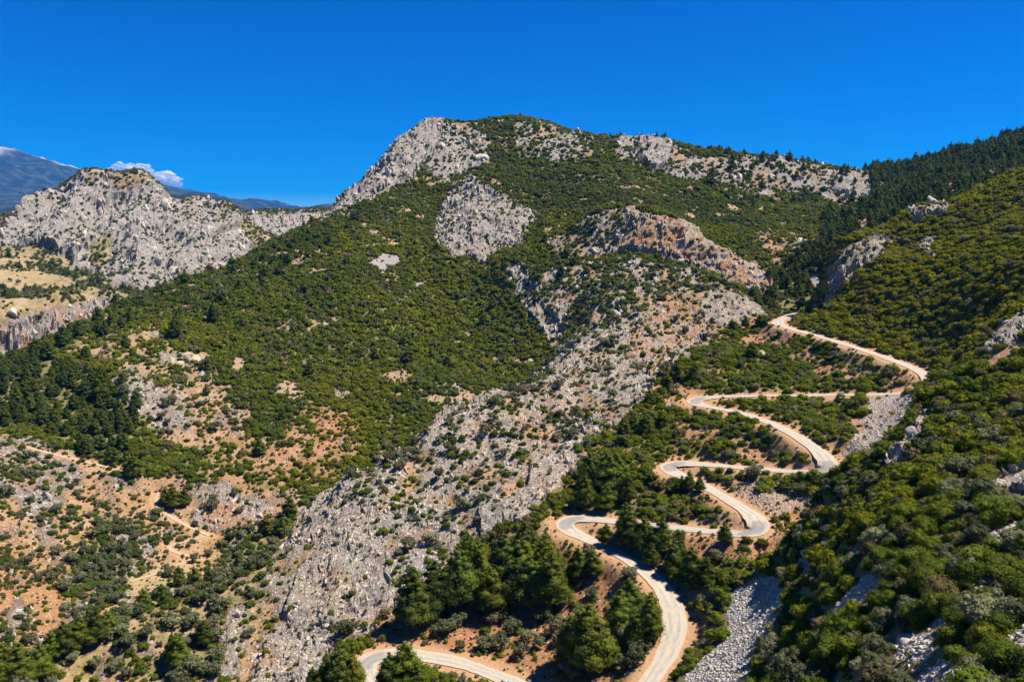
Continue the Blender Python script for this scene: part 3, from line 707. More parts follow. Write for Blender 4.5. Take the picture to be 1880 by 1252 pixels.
def mesh_np(name, V, F, mat, smooth=False, attrs=None):
    """V (n,3), F (m,3 or 4)"""
    V = np.asarray(V, np.float32); F = np.asarray(F, np.int32)
    me = bpy.data.meshes.new(name)
    k = F.shape[1]
    me.vertices.add(len(V)); me.vertices.foreach_set('co', V.ravel())
    me.loops.add(F.size); me.loops.foreach_set('vertex_index', F.ravel())
    me.polygons.add(len(F)); me.polygons.foreach_set('loop_start', np.arange(0, F.size, k, dtype=np.int32))
    if smooth: me.polygons.foreach_set('use_smooth', np.ones(len(F), bool))
    for nm, a in (attrs or {}).items():
        at = me.attributes.new(nm, 'FLOAT', 'POINT'); at.data.foreach_set('value', np.asarray(a, np.float32).ravel())
    me.materials.append(mat)
    me.update(calc_edges=True); me.validate()
    return me

def obj(name, me, parent=None, loc=None):
    o = bpy.data.objects.new(name, me); COL.objects.link(o)
    if parent is not None: o.parent = parent
    if loc is not None: o.location = loc
    return o

# ------------------------------------------------------------------ ground sheet
SPLIT = int(np.searchsorted(LR, math.log(2300)))
AT = {k: A[k] for k in ('rock', 'red', 'orange', 'dry', 'scree', 'shoulder', 'pale', 'warm')}
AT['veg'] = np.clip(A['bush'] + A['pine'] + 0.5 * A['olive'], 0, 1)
AT['far'] = (r_g > 2250).astype(np.float32)
def sheet(name, j0, j1):
    n = j1 - j0
    ii, jj = np.meshgrid(np.arange(NT - 1), np.arange(n - 1), indexing='ij')
    a = (ii * n + jj).ravel(); b = a + n
    F = np.stack([a, b, b + 1, a + 1], 1)
    me = mesh_np(name, P[:, j0:j1].reshape(-1, 3), F, M_GROUND, smooth=False, attrs={k: v[:, j0:j1] for k, v in AT.items()})
    fr = ((A['rock'][:, j0:j1] < 0.45) | (AMP[:, j0:j1] < 2.0)).ravel()
    me.polygons.foreach_set('use_smooth', fr[F[:, 0]])
    return tag(obj(name, me), kind='structure')
sheet('terrain', 0, SPLIT + 1)
tag(sheet('far_mountains', SPLIT, NR), kind='structure')

# ------------------------------------------------------------------ road ribbons
def ribbon(name, Q, hw, mat, lift):
    t, k = bend(Q)
    nrm = np.stack([-t[:, 1], t[:, 0]], 1)
    wid = hw * (1 + np.clip(k * 9, 0, 0.55)) if name == 'road' else np.full(len(Q), hw)
    wid = wid * (1 + 0.08 * vnoise(np.arange(len(Q)) / 7.0, np.zeros(len(Q)), seed=9) + 0.06 * vnoise(np.arange(len(Q)) / 1.7, np.zeros(len(Q)), seed=10))
    us = np.linspace(-1, 1, 9)
    V = []; ac = []; al = []; wo = []
    ks = np.clip((k - 0.075) / 0.05, 0, 1)
    for i in range(len(Q)):
        for u in us:
            p = Q[i, :2] + nrm[i] * u * wid[i]
            V.append((p[0], p[1], Q[i, 2] + lift + 0.04 * (1 - u * u)))
            ac.append(u); al.append(i); wo.append(ks[i] * (1 - 0.75 * abs(u) ** 2))
    n = len(us)
    F = [(i * n + j, i * n + j + 1, (i + 1) * n + j + 1, (i + 1) * n + j) for i in range(len(Q) - 1) for j in range(n - 1)]
    me = mesh_np(name, V, F, mat, True, dict(across=ac, along=al, worn=wo))
    return tag(obj(name, me), kind='structure')
for nm, Q, hw in ROUTES:
    ribbon(nm, Q, hw, M_ROAD if nm == 'road' else M_TRACK, 0.07)

# ------------------------------------------------------------------ plants: leaf clouds on lumps
def ico(sub):
    bm = bmesh.new(); bmesh.ops.create_icosphere(bm, subdivisions=sub, radius=1.0)
    bm.verts.ensure_lookup_table()
    V = np.array([v.co[:] for v in bm.verts]); F = np.array([[v.index for v in f.verts] for f in bm.faces]); bm.free()
    return V, F
ICO1, ICO2, ICO3 = ico(1), ico(2), ico(3)

def leaf_cloud(rng, lumps, n_leaf, size, core=0.82, flat=0.0, narrow=1.0, up=0.25):
    """lumps: (centre xyz, radius xyz). Leaf-sized triangles spread over the lumps' skins, with a rough core inside."""
    V = []; F = []; nv = 0
    C = np.array([l[0] for l in lumps]); R = np.array([l[1] for l in lumps])
    vol = (R[:, 0] * R[:, 1] * R[:, 2]) ** (2 / 3); cnt = np.maximum(3, (n_leaf * vol / vol.sum())).astype(int)
    iv, jf = ICO1
    for c, r in zip(C, R):
        vv = iv * (1 + rng.normal(0, 0.13, (len(iv), 1))) * r * core + c
        V.append(vv); F.append(jf + nv); nv += len(vv)
    for k, (c, r) in enumerate(zip(C, R)):
        d = rng.normal(size=(cnt[k] * 2, 3)); d /= np.linalg.norm(d, axis=1)[:, None]
        d = d[d[:, 2] > -0.55][:cnt[k]]
        rad = rng.uniform(0.86, 1.10, (len(d), 1))
        p = c + d * r * rad
        keepm = np.ones(len(p), bool)
        for q in range(len(C)):
            if q != k: keepm &= ((((p - C[q]) / R[q]) ** 2).sum(1) > 0.72)
        p, d = p[keepm], d[keepm]
        if not len(p): continue
        nrm = d + rng.normal(0, 0.38, d.shape); nrm[:, 2] += up; nrm /= np.linalg.norm(nrm, axis=1)[:, None]
        t = np.cross(nrm, rng.normal(size=d.shape)); t /= np.linalg.norm(t, axis=1)[:, None]
        b = np.cross(nrm, t)
        s = size * rng.uniform(0.7, 1.35, (len(p), 1))
        tri = np.stack([p - t * s * 0.55 * narrow, p + t * s * 0.55 * narrow + b * s * 0.1, p + b * s + nrm * s * 0.15], 1)
        V.append(tri.reshape(-1, 3)); F.append(np.arange(len(p) * 3).reshape(-1, 3) + nv); nv += len(p) * 3
    return np.vstack(V), np.vstack(F)

def tube(pts, rads, n=6):
    V = []; F = []
    for i, (p, r) in enumerate(zip(pts, rads)):
        for k in range(n):
            a = 2 * math.pi * k / n
            V.append((p[0] + r * math.cos(a), p[1] + r * math.sin(a), p[2]))
    for i in range(len(pts) - 1):
        for k in range(n):
            a, b = i * n + k, i * n + (k + 1) % n
            F.append((a, b, b + n)); F.append((a, b + n, a + n))
    return np.array(V), np.array(F)

def join(parts):
    V = []; F = []; n = 0
    for v, f in parts: V.append(v); F.append(f + n); n += len(v)
    return np.vstack(V), np.vstack(F)

# every plant is about 1 m tall here and scaled where it stands
def shrub_lumps(rng, n):
    L = [((0, 0, 0.42), (0.46, 0.46, 0.42))]
    for i in range(n):
        a = rng.uniform(0, 2 * math.pi); q = rng.uniform(0.18, 0.52); z = rng.uniform(0.16, 0.78) * (1 - 0.45 * q)
        r = rng.uniform(0.15, 0.27)
        L.append(((q * math.cos(a), q * math.sin(a), z), (r, r, r * rng.uniform(0.75, 1.0))))
    return L
def olive_lumps(rng, n):
    L = [((0, 0, 0.60), (0.30, 0.30, 0.27))]
    for i in range(n):
        a = rng.uniform(0, 2 * math.pi); q = rng.uniform(0.2, 0.5); z = rng.uniform(0.34, 0.9) * (1 - 0.25 * q)
        r = rng.uniform(0.12, 0.21)
        L.append(((q * math.cos(a), q * math.sin(a), z), (r, r, r * 0.9)))
    return L
def pine_lumps(rng, n_tier, per):
    L = []
    lean = rng.normal(0, 0.03, 2)
    for t in range(n_tier):
        f = t / (n_tier - 1)
        z = 0.24 + 0.70 * f
        R = 0.255 * (1 - f) ** (0.75 if n_tier > 8 else 0.62 if n_tier > 5 else 0.5) * (0.9 + 0.25 * rng.random()) + 0.035
        if f < 0.16: R *= 0.85
        k = max(1, int(per * (1 - 0.7 * f)))
        a0 = rng.uniform(0, 6.28)
        for i in range(k):
            a = a0 + 2 * math.pi * i / k + rng.normal(0, 0.3)
            q = R * rng.uniform(0.55, 1.05) if k > 1 else 0
            r = R * rng.uniform(0.42, 0.62) + 0.025
            L.append(((q * math.cos(a) + lean[0] * f, q * math.sin(a) + lean[1] * f, z + rng.normal(0, 0.025)), (r, r, r * rng.uniform(0.5, 0.7))))
        L.append(((lean[0] * f, lean[1] * f, z), (R * 0.5 + 0.02, R * 0.5 + 0.02, R * 0.45 + 0.03)))
    return L

def shrub_stem(rng):
    parts = []
    for i in range(4):
        a = rng.uniform(0, 6.28); d = np.array([math.cos(a), math.sin(a), 0]) * 0.22
        parts.append(tube([(0, 0, -0.12), tuple(d * 0.4 + np.array([0, 0, 0.2])), tuple(d + np.array([0, 0, 0.5]))], [0.035, 0.025, 0.012], 5))
    return join(parts)
def tree_trunk(rng, lumps, top, r0, limbs):
    parts = [tube([(0, 0, -0.06), (0.005, 0.003, top * 0.35), (0.0, 0.008, top * 0.7), (0, 0, top)], [r0 * 1.25, r0 * 0.85, r0 * 0.55, r0 * 0.15], 7)]
    for i in rng.choice(len(lumps), min(limbs, len(lumps)), replace=False):
        c = np.array(lumps[i][0]); s = np.array([0, 0, max(0.08, c[2] * 0.72 - 0.02)])
        m_ = (s + c) / 2 + np.array([0, 0, -0.01])
        parts.append(tube([s, m_, c], [r0 * 0.42, r0 * 0.3, r0 * 0.12], 5))
    return join(parts)

PROTO = {}
def make_protos():
    for kind, mat, nvar in (('shrub', M_OAK, 5), ('olive', M_OLIVE, 4), ('pine', M_PINE, 4)):
        for lod, (leaves, size) in enumerate({'shrub': ((3400, 0.048), (750, 0.10), (120, 0.235)), 'olive': ((2400, 0.055), (650, 0.10), (120, 0.22)),
                                              'pine': ((6500, 0.026), (2400, 0.042), (340, 0.115))}[kind]):
            for v in range(nvar):
                rng = np.random.default_rng(1000 * (v + 1) + 10 * lod + len(kind))
                if kind == 'shrub': L = shrub_lumps(rng, (26, 15, 7)[lod])
                elif kind == 'olive': L = olive_lumps(rng, (30, 17, 8)[lod])
                else: L = pine_lumps(rng, (10, 8, 5)[lod], (8, 6, 4)[lod])
                V, F = leaf_cloud(rng, L, leaves, size, core=(0.78, 0.82, 0.88)[lod] if kind != 'olive' else 0.7, narrow=0.7 if kind == 'pine' else 0.9)
                crown = mesh_np('crown', V, F, mat)
                if kind == 'shrub': tv, tf = shrub_stem(rng)
                elif kind == 'olive': tv, tf = tree_trunk(rng, L, 0.55, 0.045, 7)
                else: tv, tf = tree_trunk(rng, L, 0.9, 0.022, 10)
                trunk = mesh_np('trunk', tv, tf, M_BARK, True)
                # one-piece version for the far masses
                Vj, Fj = join([(V, F), (tv, tf)])
                both = mesh_np(kind, Vj, Fj, mat); both.materials.append(M_BARK)
                mi = np.zeros(len(Fj), np.int32); mi[len(F):] = 1; both.polygons.foreach_set('material_index', mi)
                PROTO[(kind, lod, v)] = (crown, trunk, both)
make_protos()

# rocks: angular lumps
def rock_mesh(seed, sub):
    rng = np.random.default_rng(seed)
    v, f = (ICO2, ICO3)[sub]
    v = v.copy()
    for k in range(16):       # chop with random planes for facets
        n = rng.normal(size=3); n /= np.linalg.norm(n); d = rng.uniform(0.42, 0.8)
        h = v @ n
        v = v - np.where(h > d, h - d, 0)[:, None] * n
    v *= 1 + 0.10 * fbm(v[:, 0] * 2 + seed, v[:, 1] * 2, v[:, 2] * 2, octaves=3, seed=seed)[:, None]
    v *= np.array([1, rng.uniform(0.55, 0.95), rng.uniform(0.6, 1.5)])
    return mesh_np('boulder', v, f, M_ROCK)
def crag_mesh(seed):
    rng = np.random.default_rng(seed); parts = []
    for q in range(5):
        v, f = ICO2; v = v.copy()
        for k in range(14):
            n = rng.normal(size=3); n /= np.linalg.norm(n); d = rng.uniform(0.3, 0.62)
            h = v @ n; v = v - np.where(h > d, h - d, 0)[:, None] * n
        v = v * np.array([rng.uniform(0.5, 1.0), rng.uniform(0.4, 0.8), rng.uniform(0.8, 1.9)]) * rng.uniform(0.7, 1.25)
        parts.append((v + np.array([rng.normal(0, 0.5), rng.normal(0, 0.35), rng.uniform(-0.3, 0.15)]), f))
    V, F = join(parts)
    return mesh_np('outcrop', V, F, M_ROCK)
CRAGS = [crag_mesh(500 + i) for i in range(7)]
ROCKS = [[rock_mesh(50 + i, 0) for i in range(6)], [rock_mesh(80 + i, 1) for i in range(6)]]

# ------------------------------------------------------------------ sowing
def sow(r0, r1, g):
    """jittered world grid inside the surveyed wedge"""
    lim = r1
    wide = 0.74 if r1 <= 480 else 0.645
    xs = np.arange(-lim * 0.69, lim * 0.69, g); ys = np.arange(max(0, r0 * 0.77), lim, g)
    gx, gy = np.meshgrid(xs, ys)
    gx = gx + RNG.uniform(-0.48, 0.48, gx.shape) * g; gy = gy + RNG.uniform(-0.48, 0.48, gx.shape) * g
    gx, gy = gx.ravel(), gy.ravel()
    r = np.hypot(gx, gy); th = np.arctan2(gx, gy)
    ok = (r > r0) & (r < r1) & (np.abs(th) < wide)
    return th[ok], np.log(r[ok])

def stand(th, lr, height):
    """positions plus: seen from the drone at all (with a margin), seen in the frame"""
    p = look(P, th, lr)
    r = np.hypot(p[:, 0], p[:, 1])
    run = look(RUN, th, lr)
    s = (p[:, 2] - HC + height) / r
    px, py = project(p[:, 0], p[:, 1], p[:, 2] + height * 0.5)
    near_ok = s > run - 0.022 - 1.5 / r
    seen = (s > run + 0.3 * height / r) & (px > 5) & (px < 1875) & (py > 5) & (py < 1250)
    return p, r, near_ok, seen, px, py

BAGS = {k: [] for k in ('shrub', 'olive', 'pine', 'boulder', 'stone', 'tuft', 'crag')}
def bag(kind, p, scale, tint, r, seen, px, py):
    for a in range(0, 1):
        BAGS[kind].append(np.column_stack([p, scale, tint, r, seen.astype(float), px, py]))

for r0, r1, g, size in ((30, 150, 2.05, 2.75), (150, 260, 1.75, 2.2), (260, 480, 1.9, 2.35), (480, 800, 2.2, 2.75), (800, 1200, 3.2, 3.7), (1200, 2200, 4.4, 3.7)):
    th, lr = sow(r0, r1, g)
    d = look(A['bush'], th, lr)
    c = fbm(np.sin(th) * np.exp(lr) / 9, np.cos(th) * np.exp(lr) / 9, octaves=2, seed=91)
    prob = np.where(d > 0.75, d, np.clip(d + c * 0.9 * np.minimum(d, 1 - d) * 1.6, 0, 1)) * np.where(d > 0.75, 0.92, 0.80)
    m = RNG.random(len(th)) < prob
    th, lr, d = th[m], lr[m], d[m]
    sc = size * np.minimum(np.exp(RNG.normal(0, 0.34, len(th))), 1.75) * (0.52 + 0.52 * d)
    p, r, ok, seen, px, py = stand(th, lr, sc * 0.8)
    tone = look(A['tone'], th, lr)
    tint = np.clip(tone + fbm(p[:, 0] / 45, p[:, 1] / 45, octaves=2, seed=93) * 0.35 + RNG.normal(0, 0.13, len(th)), 0, 1)
    p[:, 2] -= 0.12 * sc
    gk = RNG.random(len(th)) < np.where(r < 190, 0.20, 0.06) + 0.25 * (tone < 0.15) * (r < 400)
    for kind, q in (('shrub', ok & ~gk), ('olive', ok & gk)):
        bag(kind, p[q], sc[q], tint[q] if kind == 'shrub' else RNG.random(q.sum()), r[q], seen[q], px[q], py[q])

for r0, r1, g, size in ((120, 480, 3.6, 3.6), (480, 1300, 7, 5)):
    th, lr = sow(r0, r1, g)
    m = RNG.random(len(th)) < look(A['olive'], th, lr)
    th, lr = th[m], lr[m]
    sc = size * np.exp(RNG.normal(0, 0.2, len(th)))
    p, r, ok, seen, px, py = stand(th, lr, sc)
    bag('olive', p[ok], sc[ok], RNG.random(ok.sum()), r[ok], seen[ok], px[ok], py[ok])

for r0, r1, g, size in ((200, 460, 4.6, 6.6), (460, 760, 5.2, 7.2), (760, 1700, 6.0, 8.0)):
    th, lr = sow(r0, r1, g)
    m = RNG.random(len(th)) < look(A['pine'], th, lr)
    th, lr = th[m], lr[m]
    sc = size * np.exp(RNG.normal(0, 0.22, len(th)))
    p, r, ok, seen, px, py = stand(th, lr, sc)
    tint = np.clip(0.36 + RNG.normal(0, 0.14, len(th)), 0, 1)
    bag('pine', p[ok], sc[ok], tint[ok], r[ok], seen[ok], px[ok], py[ok])

# pines that can be told apart in the photograph: (foot x, foot y, height in the photograph)
PINES = [(760, 1150, 120), (800, 1125, 125), (845, 1120, 130), (880, 1090, 110), (905, 1125, 95), (860, 1060, 90), (925, 1070, 110), (960, 1060, 105), (985, 1040, 85), (1010, 1120, 135), (975, 1115, 120), (945, 1110, 115),
         (1000, 1080, 110), (1000, 1012, 45), (975, 1002, 45), (960, 1020, 70), (1060, 1065, 75), (1090, 1060, 60), (1080, 1232, 150), (1050, 1222, 120), (1110, 1225, 100), (1160, 1140, 105), (1135, 1170, 100), (1185, 1180, 90), (1165, 1195, 85), (1195, 1145, 70),
         (1110, 905, 95), (1085, 900, 85), (1135, 895, 80), (1075, 935, 70), (1110, 940, 65), (1150, 925, 60), (1112, 1003, 55), (1155, 1010, 95), (1185, 1015, 90), (1150, 985, 70), (1215, 1020, 75), (1245, 1035, 65), (1270, 1065, 80), (1235, 1055, 70), (1295, 1075, 70),
         (1330, 1005, 45), (1195, 1040, 60), (740, 1262, 105), (715, 1270, 90), (765, 1272, 80), (625, 1265, 95), (600, 1270, 80), (650, 1262, 80), (575, 1280, 70),
         (40, 1262, 80), (10, 1258, 75), (75, 1250, 75), (95, 1215, 60), (120, 1205, 65), (150, 1195, 75), (180, 1180, 70), (165, 1165, 55), (200, 1165, 55), (330, 1232, 72), (318, 1215, 55), (375, 1185, 55), (265, 1120, 45), (355, 1085, 50), (330, 1075, 40), (385, 1078, 45),
         (410, 1060, 42), (300, 1110, 42), (440, 1050, 38), (535, 955, 55), (322, 935, 45), (340, 930, 42), (305, 930, 35), (248, 880, 45), (238, 872, 38), (490, 985, 40), (520, 985, 45),
         (1185, 800, 48), (1215, 790, 45), (1165, 790, 40), (1145, 800, 38), (1275, 700, 42), (1240, 700, 40), (1225, 715, 38), (1380, 660, 35), (1190, 745, 36), (1345, 610, 26), (1370, 605, 26), (1395, 600, 26),
         (1265, 900, 40), (1250, 905, 36), (1285, 905, 35), (570, 690, 30), (890, 600, 34), (905, 570, 28), (690, 660, 26)]
rows = []
for fx, fy, hh in PINES:
    p, r = ground_at(fx, min(fy, 1285), 60)
    h = hh * r / FPX * 0.89
    rows.append([p[0], p[1], p[2], h, np.clip(0.6 + RNG.normal(0, 0.18), 0, 1), r, 1.0, fx, fy - hh / 2])
PIN = np.array(rows)
# keep ordinary scrub out of the trunks of those pines
for k in ('shrub', 'olive'):
    B = np.vstack(BAGS[k])
    near = B[:, 5] < 420
    d2 = ((B[near, None, :2] - PIN[None, :, :2]) ** 2).sum(-1)
    hit = (d2 < (0.16 * PIN[:, 3]) ** 2).any(1)
    B = np.delete(B, np.flatnonzero(near)[hit], 0)
    BAGS[k] = [B]
BAGS['pine'].append(PIN)
# nothing hangs over the open screes and rock strips of the near slope
for k in ('shrub', 'olive'):
    B = BAGS[k][0]
    cut = np.zeros(len(B), bool)
    for st in STRIPS: cut |= inside(st, B[:, 7], B[:, 8]) & (B[:, 5] < (318 if st is TALUS else 240))
    BAGS[k] = [B[~cut]]
# trimmed round bushes planted below the third bend and a few others
SPOTS = [(1441, 899, 22), (1458, 884, 19), (1476, 906, 24), (1474, 887, 22), (1495, 884, 22), (1519, 891, 23), (1372, 998, 15), (1400, 1002, 17), (1338, 995, 12), (1365, 1012, 14), (1545, 890, 22)]
rows = []
for fx, fy, hh in SPOTS:
    p, r = ground_at(fx, fy, 60)
    rows.append([p[0], p[1], p[2] - 0.3, hh * r / FPX * 1.15, 0.2, r, 1.0, fx, fy - hh / 2])
BAGS['shrub'].append(np.array(rows))

# tufts and dwarf bushes on the open ground
for r0, r1, g, size in ((60, 260, 1.35, 0.55), (260, 480, 1.8, 0.8), (480, 900, 3.0, 1.25)):
    th, lr = sow(r0, r1, g)
    d = look(A['bush'], th, lr)
    m = RNG.random(len(th)) < 0.62 * np.clip(1.05 - d, 0, 1) * (1 - 0.62 * look(A['rock'], th, lr)) * (1 - look(A['scree'], th, lr)) * sstep(0.4, 2.5, look(edge, th, lr))
    th, lr = th[m], lr[m]
    sc = size * np.exp(RNG.normal(0, 0.4, len(th)))
    p, r, ok, seen, px, py = stand(th, lr, sc)
    p[:, 2] -= sc * 0.2
    bag('tuft', p[ok], sc[ok], RNG.random(ok.sum()), r[ok], seen[ok] & False, px[ok], py[ok])

# rocks on the rocky ground, stones on the screes
for r0, r1, g, size in ((60, 260, 1.9, 0.42), (260, 480, 2.5, 0.55), (480, 800, 4.6, 1.1), (800, 1200, 7.0, 1.6), (1200, 1950, 12, 2.2)):
    th, lr = sow(r0, r1, g)
    d = look(A['rock'], th, lr)
    c = fbm(np.sin(th) * np.exp(lr) / 11, np.cos(th) * np.exp(lr) / 11, octaves=2, seed=191)
    m = RNG.random(len(th)) < np.clip(np.where(d > 0.2, np.where(np.exp(lr) < 480, d * 0.12, d * 0.25) + c * 0.35, 0.02 * (d > 0.02) + 0.012), 0, 0.75) * (look(edge, th, lr) > 1.5)
    th, lr = th[m], lr[m]
    sc = size * np.exp(RNG.normal(0, 0.55, len(th)))
    p, r, ok, seen, px, py = stand(th, lr, sc * 0.6)
    p[:, 2] -= sc * 0.28
    bag('boulder', p[ok], sc[ok], RNG.random(ok.sum()), r[ok], seen[ok], px[ok], py[ok])
# jagged outcrops standing out of the rocky ground
for r0, r1, g, size in ((120, 480, 4.6, 1.15), (480, 760, 8.0, 2.1), (760, 1150, 12.0, 3.0), (1150, 1950, 19.0, 4.5)):
    th, lr = sow(r0, r1, g)
    d = look(A['rock'], th, lr)
    c = fbm(np.sin(th) * np.exp(lr) / 17, np.cos(th) * np.exp(lr) / 17, octaves=2, seed=291)
    m = RNG.random(len(th)) < np.clip(d * 0.5 + c * 0.9, 0, 0.85) * (d > 0.4) * (look(edge, th, lr) > 4) * np.where((np.exp(lr) < 250) & (np.abs(th - 0.5) < 0.2), 0.25, 1)
    th, lr = th[m], lr[m]
    sc = size * np.minimum(np.exp(RNG.normal(0, 0.4, len(th))), 1.9)
    p, r, ok, seen, px, py = stand(th, lr, sc * 0.8)
    p[:, 2] -= sc * 0.42
    bag('crag', p[ok], sc[ok], RNG.random(ok.sum()), r[ok], seen[ok], px[ok], py[ok])
th, lr = sow(60, 330, 0.54)
dsc = look(A['scree'], th, lr)
m = (RNG.random(len(th)) < dsc * 0.8)
th, lr = th[m], lr[m]
sc = 0.30 * np.exp(RNG.normal(0, 0.42, len(th)))
p, r, ok, seen, px, py = stand(th, lr, sc)
p[:, 2] -= sc * 0.2
bag('stone', p[ok], sc[ok], RNG.random(ok.sum()), r[ok], seen[ok], px[ok], py[ok])

# ------------------------------------------------------------------ individuals and masses
def where_is(px, py, r):
    x, y = np.array([px]), np.array([py])
    if r < 245 and inside(NEAR, x, y)[0]: return 'near'
    if inside([(1330, 1060), (1425, 1055), (1430, 1110), (1390, 1210), (1350, 1260), (1250, 1260)], x, y)[0] and r < 200: return 'scree'
    if r < 432 and inside(FIELD, x, y)[0]:
        if py > 985: return 'low'
        if py > 868: return 'mid'
        if py > 735: return 'upper'
        return 'top'
    if 285 < r < 530 and px > 1430: return 'hill'
    if r < 470 and px > 480 and py > 520: return 'slab'
    if r < 262: return 'foot'
    if r < 440 and px < 620: return 'gorge'
    if r < 620 and px > 900: return 'spur'
    if r < 760: return 'shoulder'
    if px > 1600: return 'woods'
    if r > 1050: return 'massif'
    return 'mountain'
PLACE = dict(near='on the steep slope across the gully', scree='by the grey gully scree', low='below the lowest hairpin',
             mid='between the lower hairpins', upper='between the middle hairpins', top='below the topmost road', hill='on the hill above the topmost road',
             slab='on the rocky rib beside the hairpins', foot='at the foot of the rocky rib', gorge='on the dry slope with tracks', spur='under the orange cliff',
             shoulder='on the long green shoulder', woods='on the far wooded hill', massif='on the distant rock massif', mountain='high on the main mountain')

def empty_at(name, p, s, rz):
    o = bpy.data.objects.new(name, None); COL.objects.link(o)
    o.location = p; o.scale = s; o.rotation_euler = (0, 0, rz); o.empty_display_size = 0.5
    return o

MASS = bpy.data.collections.new('plant_shapes')
def geo_mass(name, kindname, rows, meshes, label, cat, rots3=False):
    """one object holding everything that is too much to count: points that carry shared plant or stone meshes"""
    if not len(rows): return
    cols = bpy.data.collections.new(name + '_shapes')
    for i, me in enumerate(meshes):
        cols.objects.link(bpy.data.objects.new('%s_%02d' % (name, i), me))
    n = len(rows)
    me = bpy.data.meshes.new(name)
    me.vertices.add(n); me.vertices.foreach_set('co', rows[:, :3].astype(np.float32).ravel())
    def put(nm, typ, field, a):
        at = me.attributes.new(nm, typ, 'POINT'); at.data.foreach_set(field, a)
    sx = rows[:, 3:4] * RNG.uniform(0.85, 1.18, (n, 3))
    if kindname == 'shrub': sx[:, 2] *= 0.86
    rot = np.zeros((n, 3)); rot[:, 2] = RNG.uniform(0, 6.28, n)
    if rots3: rot[:, :2] = RNG.uniform(-0.6, 0.6, (n, 2))
    else: rot[:, :2] = RNG.normal(0, 0.06, (n, 2))
    put('size', 'FLOAT_VECTOR', 'vector', sx.astype(np.float32).ravel())
    put('turn', 'FLOAT_VECTOR', 'vector', rot.astype(np.float32).ravel())
    put('tint', 'FLOAT', 'value', rows[:, 4].astype(np.float32))
    put('pick', 'INT', 'value', RNG.integers(0, len(meshes), n).astype(np.int32))
    o = obj(name, me)
    ng = bpy.data.node_groups.new(name, 'GeometryNodeTree')
    ng.interface.new_socket('Geometry', in_out='INPUT', socket_type='NodeSocketGeometry')
    ng.interface.new_socket('Geometry', in_out='OUTPUT', socket_type='NodeSocketGeometry')
    gi = ng.nodes.new('NodeGroupInput'); go = ng.nodes.new('NodeGroupOutput')
    ci = ng.nodes.new('GeometryNodeCollectionInfo'); ci.inputs['Collection'].default_value = cols
    ci.inputs['Separate Children'].default_value = True; ci.inputs['Reset Children'].default_value = True
    iop = ng.nodes.new('GeometryNodeInstanceOnPoints'); iop.inputs['Pick Instance'].default_value = True
    def na(nm, typ):
        a = ng.nodes.new('GeometryNodeInputNamedAttribute'); a.data_type = typ; a.inputs['Name'].default_value = nm; return a.outputs['Attribute']
    L = ng.links.new
    L(gi.outputs[0], iop.inputs['Points']); L(ci.outputs[0], iop.inputs['Instance'])
    L(na('pick', 'INT'), iop.inputs['Instance Index']); L(na('size', 'FLOAT_VECTOR'), iop.inputs['Scale'])
    e2r = ng.nodes.new('FunctionNodeEulerToRotation'); L(na('turn', 'FLOAT_VECTOR'), e2r.inputs[0]); L(e2r.outputs[0], iop.inputs['Rotation'])
    L(iop.outputs[0], go.inputs[0])
    md = o.modifiers.new('scatter', 'NODES'); md.node_group = ng
    tag(o, label, cat, kind='stuff')
    return o

def looks(kind, b, size_q):
    big = ('small', 'medium', 'large')[int(size_q > 0.33) + int(size_q > 0.72)]
    if kind == 'olive': col = ('dull grey green', 'grey green', 'pale silvery green')[int(b[4] > 0.33) + int(b[4] > 0.66)]
    elif kind == 'pine': col = ('blackish green', 'dark green', 'bright green')[int(b[4] > 0.25) + int(b[4] > 0.55)]
    else: col = ('dark green', 'fresh green', 'olive green', 'yellowish green')[int(b[4] > 0.25) + int(b[4] > 0.5) + int(b[4] > 0.72)]
    return big, col
def beside(p, own, kind):
    th, lr = np.array([math.atan2(p[0], p[1])]), np.array([math.log(math.hypot(p[0], p[1]))])
    if look(edge, th, lr)[0] < 7: return 'by the road' if near_hw[int((th[0] - TH[0]) / (TH[1] - TH[0])), int(np.searchsorted(LR, lr[0]))] > 1.8 else 'by a track'
    if look(A['scree'], th, lr)[0] > 0.1: return 'by scree'
    if kind != 'pine' and (((PIN[:, :2] - p[:2]) ** 2).sum(1) < 25).any(): return 'by a tall pine'
    if look(A['rock'], th, lr)[0] > 0.6: return 'on rock'
    d = look(A['bush'], th, lr)[0]
    return 'on stony soil' if d < 0.45 else ''

